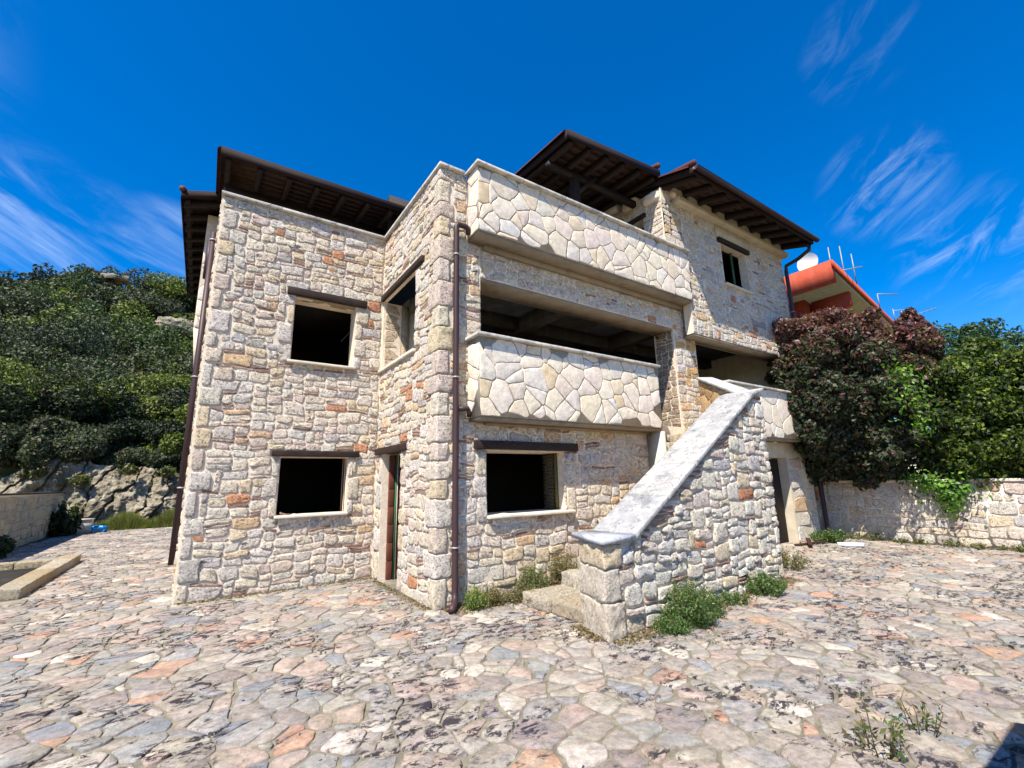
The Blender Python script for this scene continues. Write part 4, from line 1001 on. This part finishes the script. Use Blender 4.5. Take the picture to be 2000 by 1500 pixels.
weed('green_weed', 5.8, 3.56, .2, .15, 500, WG, 'low thin weed midway along the stair wall', 35, .022, stems=20)
weed('dry_weed', 4.02, 5.45, .26, .40, 1500, WG[:3] + WD, 'tall green and brown weed under the ground floor window beside the steps', 36, .026, stems=50)
weed('dry_weed', 3.75, 5.30, .30, .22, 900, WD, 'low brownish dry weed in front of the taller green weed by the steps', 37, .024, stems=44)
weed('dry_weed', 4.55, 5.42, .28, .40, 800, WD, 'straggly yellowish dry weed growing on the lower steps', 38, .024, z0=.17, stems=50)
weed('green_weed', 3.08, 5.42, .17, .28, 700, WG[:2] + [(lin(140, 150, 60), 5)], 'small yellowish green weed at the foot of the central drainpipe', 39, .024, stems=30)
weed('dry_weed', 3.35, 5.48, .2, .24, 500, WD, 'small dry weed between the drainpipe and the tall weed', 40, .022, stems=30)
weed('dry_weed', 3.42, 1.30, .12, .36, 110, WD + WG[:1], 'thin dry weed stalks in the right foreground', 41, .022, stems=9)
weed('dry_weed', 3.86, 1.22, .12, .30, 80, WD + WG[:1], 'second thin dry weed at the right edge of the foreground', 42, .02, stems=7)
weed('dry_weed', 8.6, 4.3, .45, .30, 900, WD, 'brown dry weed behind the right end of the stair wall', 43, .035, stems=40)
weed('green_weed', 12.5, 5.1, .4, .3, 700, WG, 'dark green tuft at the foot of the far right corner pier', 44, .05, stems=30)
for k in range(9):
    weed('wall_foot_grass', 13.5, 5.4 - k * .45, .22, .10 + .05 * (k % 3), 160, WD + WG[:1], 'small dry grass tuft growing along the foot of the right garden wall', 50 + k, .03, 'grass', stems=14, grp='grass tufts along the right garden wall')
weed('ivy_clump', -4.1, 16.6, .5, .75, 1500, [(lin(40, 56, 32), 5), (lin(60, 78, 44), 3)], 'dark ivy clump at the foot of the left garden wall', 61, .07, 'plant', stems=30)
weed('bush', -3.9, 23.0, .45, 1.3, 1800, [(lin(38, 52, 30), 5), (lin(60, 76, 40), 3)], 'dark bush at the far end of the left garden wall', 62, .09, 'bush', stems=30)

# dry leaf litter and grit gathered along the wall feet and round the weeds
g = np.random.default_rng(77); L = []
def strip(x0, y0, x1, y1, nx_, ny_, n, w_):
    t = g.random(n); d = np.abs(g.normal(0, w_, n)); L.append(np.stack([x0 + (x1 - x0) * t + nx_ * d, y0 + (y1 - y0) * t + ny_ * d, np.full(n, .022)], 1))
strip(3.5, 3.5, 7.8, 3.85, .08, -1, 2600, .10); strip(2.7, 5.62, 4.1, 5.62, 0, -1, 1600, .14); strip(-.1, 8.25, 2.6, 8.25, 0, -1, 900, .06); strip(2.6, 8.0, 2.6, 5.75, -1, 0, 700, .06); strip(13.66, 5.3, 13.66, 1, -1, 0, 2600, .12); strip(3.5, 3.6, 3.65, 4.1, -1, .2, 300, .08)
L = np.concatenate(L); leaves('leaf_litter', L, .022, colmix(len(L), [(lin(120, 100, 70), 4), (lin(150, 134, 104), 4), (lin(84, 70, 50), 3), (lin(104, 104, 60), 1)], 5), M['leaf'], None, 5, up_=1.6, kind='stuff')
# ------------------------------------------------------------------ hill behind
def hill_z(x, y):
    d = max(0.0, y - 25.6); s_ = .46 + .105 * math.exp(-((x + 7) / 14) ** 2)
    base = 2.5 * min(1, max(0, d / .9)) + max(0, d - 1.0) * s_
    ridge = 62
    if y > ridge: base = base - (y - ridge) * .28
    if x < -12: base -= (-12 - x) * .22 * min(1, max(0, d / 12))
    if x > 3: base -= (x - 3) * .26 * min(1, max(0, d / 8))
    base += 1.2 * mn.noise(Vector((x * .07, y * .07, 3))) * min(1, d / 4) + .35 * mn.noise(Vector((x * .4, y * .4, 8))) * min(1, max(0, d / 2))
    return max(base, -.3)
gx, gy = np.linspace(-60, 45, 90), np.concatenate([np.linspace(25.3, 27.2, 8), np.linspace(28, 110, 60)])
V = [(x, y, hill_z(x, y) if y > 25.4 else -.2) for y in gy for x in gx]; nx = len(gx)
F = [(j * nx + i, j * nx + i + 1, (j + 1) * nx + i + 1, (j + 1) * nx + i) for j in range(len(gy) - 1) for i in range(nx - 1)]
b = MB(); b.add(V, F); tag(b.build('hillside', M['earth'], None, smooth=True, loc=(-5, 40, 0)), kind='structure')
# rock face at the foot of the hill
b = MB(); V = []; F = []; NXr, NZr = 300, 84
for j in range(NZr):
    for i in range(NXr):
        x = -7.5 + 8.6 * i / (NXr - 1); t = j / (NZr - 1); top = 2.7 + .5 * mn.noise(Vector((x * .7, 0, 0))) + .35 * math.sin(x * 1.1) + (x + 3) * .05 + .22 * mn.noise(Vector((x * 3.1, 4, 0))); z = t * top - .1
        y = 25.0 + .8 * t ** 1.4 + .6 * mn.noise(Vector((x * .6, 2, z * .6)))
        s_ = (x - z * .42) * 1.15 + .8 * mn.noise(Vector((x * .7, 7, z * .7))) + .22 * mn.noise(Vector((x * 3, 7, z * 3))); sf = s_ - math.floor(s_); wd = .07 + .06 * mn.noise(Vector((math.floor(s_) * 1.7, 0, z * .8)))
        dpt = .30 + .55 * mn.noise(Vector((math.floor(s_) * 2.3, 5, z * .5)))
        y += max(0, dpt) * math.exp(-(sf / max(wd, .03)) ** 2 * 2.2) - .05 * math.sin(sf * 3.14) - .10 * sf
        h_ = (z + x * .25) * 2.4 + .5 * mn.noise(Vector((x * 1.4, 1, z * 1.4))); hf = h_ - math.floor(h_); y += .05 * math.exp(-(hf / .10) ** 2) + .08 * abs(mn.noise(Vector((x * 2.6, 9, z * 1.3))))
        y += .20 * mn.noise(Vector((x * 2, 1, z * 2))) + .11 * mn.noise(Vector((x * 5, 1, z * 5))) + .05 * mn.noise(Vector((x * 12, 1, z * 12)))
        V.append((x, y, z))
for j in range(NZr - 1):
    for i in range(NXr - 1): F.append((j * NXr + i, j * NXr + i + 1, (j + 1) * NXr + i + 1, (j + 1) * NXr + i))
b.add(V, F); rock = b.build('rock_outcrop', M['rock']); tag(rock, 'pale grey fissured rock face at the foot of the green hill', 'rock')
# scrub
HP = [[(lin(66, 84, 38), 5), (lin(86, 106, 48), 4), (lin(50, 62, 30), 3)], [(lin(80, 88, 58), 5), (lin(98, 104, 72), 3), (lin(62, 72, 46), 3)], [(lin(42, 54, 30), 5), (lin(56, 70, 36), 3), (lin(34, 42, 26), 3)], [(lin(104, 118, 42), 5), (lin(126, 136, 56), 3), (lin(78, 90, 36), 3)], [(lin(60, 74, 40), 4), (lin(92, 88, 62), 2), (lin(46, 56, 32), 3)]]
HP = [[(tuple(v * .80 for v in c), w_) for c, w_ in p] for p in HP]
def bush_arr(x, y, z, R, n, seed, size):
    g = np.random.default_rng(seed); bl = []
    for k in range(9): bl.append((x + g.normal() * R * .45, y + g.normal() * R * .4, z + R * g.uniform(.25, .85), R * g.uniform(.25, .55), R * g.uniform(.25, .55), R * g.uniform(.22, .45)))
    P, N = blob_pts(bl, n, seed, thr=.15, inner=.15); return P, N, colmix(len(P), HP[int(g.integers(0, 5))], seed, .3)
NEAR = []
near = [(-6.3, 26.6, 1.9), (-4.6, 27.2, 1.4), (-5.2, 28.6, 2.2), (-3.4, 27.6, 1.3), (-2.4, 28.4, 1.6), (-1.2, 27.8, 1.3), (-8.4, 27.6, 2.4), (-7.0, 29.8, 2.6), (-3.8, 30.2, 2.2), (-1.6, 30.4, 2.0), (-9.6, 30.4, 3.0), (-5.4, 32.4, 2.6), (-2.4, 33.0, 2.3), (0.2, 29.6, 1.8), (.4, 32.6, 2.2), (-8.6, 34, 3.0), (-1.9, 26.8, .8), (-.6, 26.6, .75), (-3.0, 26.7, .6), (.6, 27.4, 1.0)]
desc = ['dark green bush just above the left garden wall', 'low bush at the top left edge of the rock face', 'broad green bush behind the left garden wall', 'small bush growing on top of the rock face', 'grey-green bush right above the middle of the rock face', 'low scrub bush above the right part of the rock face',
        'dense dark bush at the left edge of the picture', 'tall dark bush behind the left wall, one row up the slope', 'rounded bush in the second row above the rock face', 'rounded bush up the slope near the house corner', 'large dark bush at the left edge of the hillside', 'bushy green scrub in the third row of the slope', 'olive green bush in the third row near the house', 'bush on the slope partly hidden by the house drainpipe', 'bush on the slope behind the house corner', 'large bush high up at the left of the slope', 'small dry bush on the right part of the rock rim', 'small dry bush on the rock rim beside the house', 'tiny bush in the middle of the rock rim', 'bush at the rock rim hidden behind the house corner']
for k, ((x, y, R), dsc) in enumerate(zip(near, desc)):
    z = hill_z(x, y); P, N, C = bush_arr(x, y, z - .1, R, 14000, 300 + k, .1)
    t = thing('hill_bush', (x, y, z), dsc, 'bush', 'bushes low on the hillside'); leaves('crown', P, .10, C, M['hill'], t, 300 + k, nrm=N)
    branches('trunk', (x, y, z - .3), [(x + .3 * R, y, z + .7 * R), (x - .3 * R, y, z + .7 * R), (x, y + .3 * R, z + .8 * R)], .06, M['bark'], t)
g = np.random.default_rng(5); PP, NN, CC, SS = [], [], [], []
k = 0
for y in np.arange(31, 66, 2.3):
    for x in np.arange(-.36 * y - 5, .04 * y + 3, 2.5):
        xx, yy = x + g.uniform(-1, 1), y + g.uniform(-1, 1); R = g.choice((1.1, 1.5, 2.0, 2.9)) * g.uniform(.85, 1.15)
        if g.random() < .06: continue
        P, N, C = bush_arr(xx, yy, hill_z(xx, yy) - .2, R, 4200, 1000 + k, .2); k += 1
        PP.append(P); NN.append(N); CC.append(C); SS.append(np.full(len(P), .125 + (yy - 30) * .0022))
PP, NN, CC, SS = map(np.concatenate, (PP, NN, CC, SS))
o = leaves('hillside_scrub', PP, SS, CC, M['hill'], None, 9, nrm=NN, loc=(-8, 45, 10)); o['kind'] = 'stuff'
print('scrub', len(PP))
for k, (x, y, z, R) in enumerate(((-4.0, 25.2, 1.9, .35), (-2.6, 25.3, 2.3, .4), (-1.3, 25.3, 2.2, .4), (-.4, 25.0, 1.2, .4), (-5.4, 25.3, 2.2, .5), (-.9, 24.9, .4, .35))):
    weed('rock_plant', x, y, R, .45, 900, WD[:2] + [(lin(70, 84, 44), 5)], ('small plant in a crack high on the left of the rock face', 'dry tuft on the upper rim of the rock face', 'dry tuft further right on the rim of the rock face', 'green tuft halfway down the right side of the rock face', 'larger tuft at the upper left end of the rock face', 'low tuft at the foot of the rock face by the grass bank')[k], 400 + k, .07, 'plant', z0=z - .1, stems=24)
# pale rocks high on the hill
for k, (x, y, R, lb) in enumerate(((-2.9, 45, 1.3, 'pale boulder showing between the bushes halfway up the hill'), (-10.4, 61, 1.8, 'long pale ledge of rock just under the hilltop'))):
    b = MB(); z = hill_z(x, y) + (1.6 if k == 0 else 1.5); b.rbox((x - R, y - 1.0, z), (2 * R, 0, 0), (0, 1.2, 0), (0, 0, 1.0 if k == 0 else .6), r=.3, n=8, amp=.3, fr=1.1); tag(b.build('boulder', M['rock'], None, smooth=True), lb, 'rock')
# grass bank in front of the rock
g = np.random.default_rng(8); n = 14000; gxp = g.uniform(-3.3, .6, n); gyp = g.uniform(24.2, 25.2, n); hh = g.uniform(.25, .8, n) * (0.5 + .5 * np.sin(gxp * 2) ** 2)
V = np.zeros((n, 3, 3)); a = g.uniform(0, 6.28, n); V[:, 0] = np.stack([gxp - .014, gyp, 0 * gxp], 1); V[:, 1] = np.stack([gxp + .014, gyp, 0 * gxp], 1); V[:, 2] = np.stack([gxp + .18 * np.cos(a), gyp + .18 * np.sin(a), hh], 1)
me = mesh_np('bank_grass', V.reshape(-1, 3), np.arange(n * 3), 3, M['leaf'], np.repeat(colmix(n, [(lin(118, 124, 52), 5), (lin(92, 104, 44), 4), (lin(148, 140, 80), 2)], 3), 3, axis=0)); o = bpy.data.objects.new('bank_grass', me); _link(o); o['kind'] = 'stuff'

# ------------------------------------------------------------------ neighbour's house, antennas, wire
nb = thing('neighbour_house', (18.5, 8, 0), 'red painted flat-roofed neighbouring house behind the trees at the right', 'house')
b = MB(); b.box(17.7, 17.95, 5.76, 13, 8.2, 9.0); b.build('roof_parapet', M['red'], nb)
b = MB(); b.hexa([(17.96, 5.8, 8.55), (31, 7.35, 8.55), (31, 14, 8.55), (17.96, 13, 8.55)], [(17.96, 5.8, 8.9), (31, 7.35, 8.9), (31, 14, 8.9), (17.96, 13, 8.9)]); b.build('roof_slab', M['cream'], nb)
b = MB(); b.hexa([(17.72, 5.70, 8.72), (31, 7.28, 8.72), (31, 7.34, 8.72), (17.72, 5.755, 8.72)], [(17.72, 5.70, 9.0), (31, 7.28, 9.0), (31, 7.34, 9.0), (17.72, 5.755, 9.0)]); b.build('roof_edge', M['red'], nb)
b = MB(); b.hexa([(19.6, 7.5, 0), (30, 8.8, 0), (30, 14, 0), (19.6, 13, 0)], [(19.6, 7.5, 8.54), (30, 8.8, 8.54), (30, 14, 8.54), (19.6, 13, 8.54)]); b.build('wall', M['red'], nb)
b = MB(); b.hexa([(20.2, 6.15, 8.0), (20.5, 6.19, 8.0), (20.5, 7.5, 7.6), (20.2, 7.5, 7.6)], [(20.2, 6.15, 8.54), (20.5, 6.19, 8.54), (20.5, 7.5, 8.54), (20.2, 7.5, 8.54)]); b.build('roof_beam', M['red'], nb)
b = MB(); V = [(17.9, 6.5, 9.35)]; F = []
for j in range(1, 5):
    for i in range(16):
        t = 2 * math.pi * i / 16; q = .36 * j / 4; V.append((17.9 - .10 * (j / 4) ** 2 , 6.5 + q * math.cos(t), 9.25 + q * math.sin(t)))
for i in range(16): F.append((0, 1 + i, 1 + (i + 1) % 16))
for j in range(3):
    for i in range(16): F.append((1 + j * 16 + i, 1 + (j + 1) * 16 + i, 1 + (j + 1) * 16 + (i + 1) % 16, 1 + j * 16 + (i + 1) % 16))
dish = thing('satellite_dish', (18.0, 6.5, 9.0), 'white satellite dish on the red parapet', 'satellite dish')
V[0] = (17.9, 6.5, 9.25); b.add(V, F); b.build('reflector', M['white'], dish, smooth=True); b = MB(); b.tube([(18.1, 6.5, 9.0), (18.02, 6.5, 9.25), (17.92, 6.5, 9.25)], .025, 6); b.build('mount', M['metal'], dish)
def antenna(x, y, z, h, label, boom=None, els=0, tilt=0.0):
    t = thing('tv_antenna', (x, y, z), label, 'antenna', None)
    b = MB(); b.tube([(x, y, z - .35), (x + tilt, y + tilt * .3, z + h)], .018, 6); b.build('mast', M['metal'], t)
    if boom:
        b = MB(); b.tube([(x + boom[0], y + boom[1], z + boom[2]), (x + boom[3], y + boom[4], z + boom[5])], .02, 6); b.build('boom', M['metal'], t)
        for k in range(els):
            f = (k + .5) / els; p = Vector(boom[:3]).lerp(Vector(boom[3:]), f) + Vector((x, y, z)); b = MB(); b.tube([p + Vector((0, 0, -.09)), p + Vector((0, 0, .09))], .008, 4); b.build('element', M['wire'], t)
antenna(18.3, 5.95, 9.0, .75, 'thin pole antenna at the corner of the red roof')
antenna(19.6, 6.0, 9.0, 1.2, 'tall antenna with a horizontal bar over the red roof edge', (-.5, .1, .05, .45, -.45, .28))
antenna(20.0, 5.8, 9.0, .9, 'short thin pole right of the tall antenna')
antenna(23.6, 6.2, 8.9, .3, 'low flat bar antenna halfway along the red roof edge', (0, 0, .3, .9, -.5, .3))
antenna(26.5, 6.5, 8.9, .3, 'second low bar antenna further down the red roof edge', (0, 0, .2, 1.0, -.5, .35))
antenna(28.6, 6.7, 9.0, .6, 'many-toothed aerial near the low end of the red roof', (-.2, 0, .1, 1.6, -1.0, .75), 7)
b = MB(); pts = [(26 + 14 * k / 12, 8 - 8.0 * k / 12, 8.9 - .5 * math.sin(math.pi * k / 12)) for k in range(13)]; b.tube(pts, .02, 5); tag(b.build('overhead_wire', M['wire']), 'thin black overhead wire crossing the sky at the right', 'wire')

# ------------------------------------------------------------------ small things
b = MB(); b.tube([(11.9, 4.7, .05), (12.15, 4.3, .05)], .05, 10); tag(b.build('plastic_pipe', M['pvc'], smooth=True), 'short white plastic pipe lying at the foot of the right garden wall', 'pipe')
b = MB(); b.rbox((-3.2, 23.5, 0), (.42, 0, 0), (0, .3, 0), (0, 0, .26), r=.12, n=7, amp=.09, fr=5); tag(b.build('plastic_bag', M['blue'], smooth=True), 'crumpled bright blue plastic bag lying by the rock face', 'bag')
for k, (x0, y0, x1, y1) in enumerate(((11.3, 5.25, 12.2, 5.0), (11.2, 4.9, 12.0, 5.3))):
    b = MB(); b.rbox((x0, y0, .02 + k * .05), (x1 - x0, y1 - y0, .03), (0, .10, 0), (0, 0, .03), r=.004, n=2); tag(b.build('wooden_plank', M['board']), ['lower loose plank lying before the dark ground floor doorway', 'upper loose plank leaning before the dark ground floor doorway'][k], 'plank')
print('objects', len(bpy.data.objects))
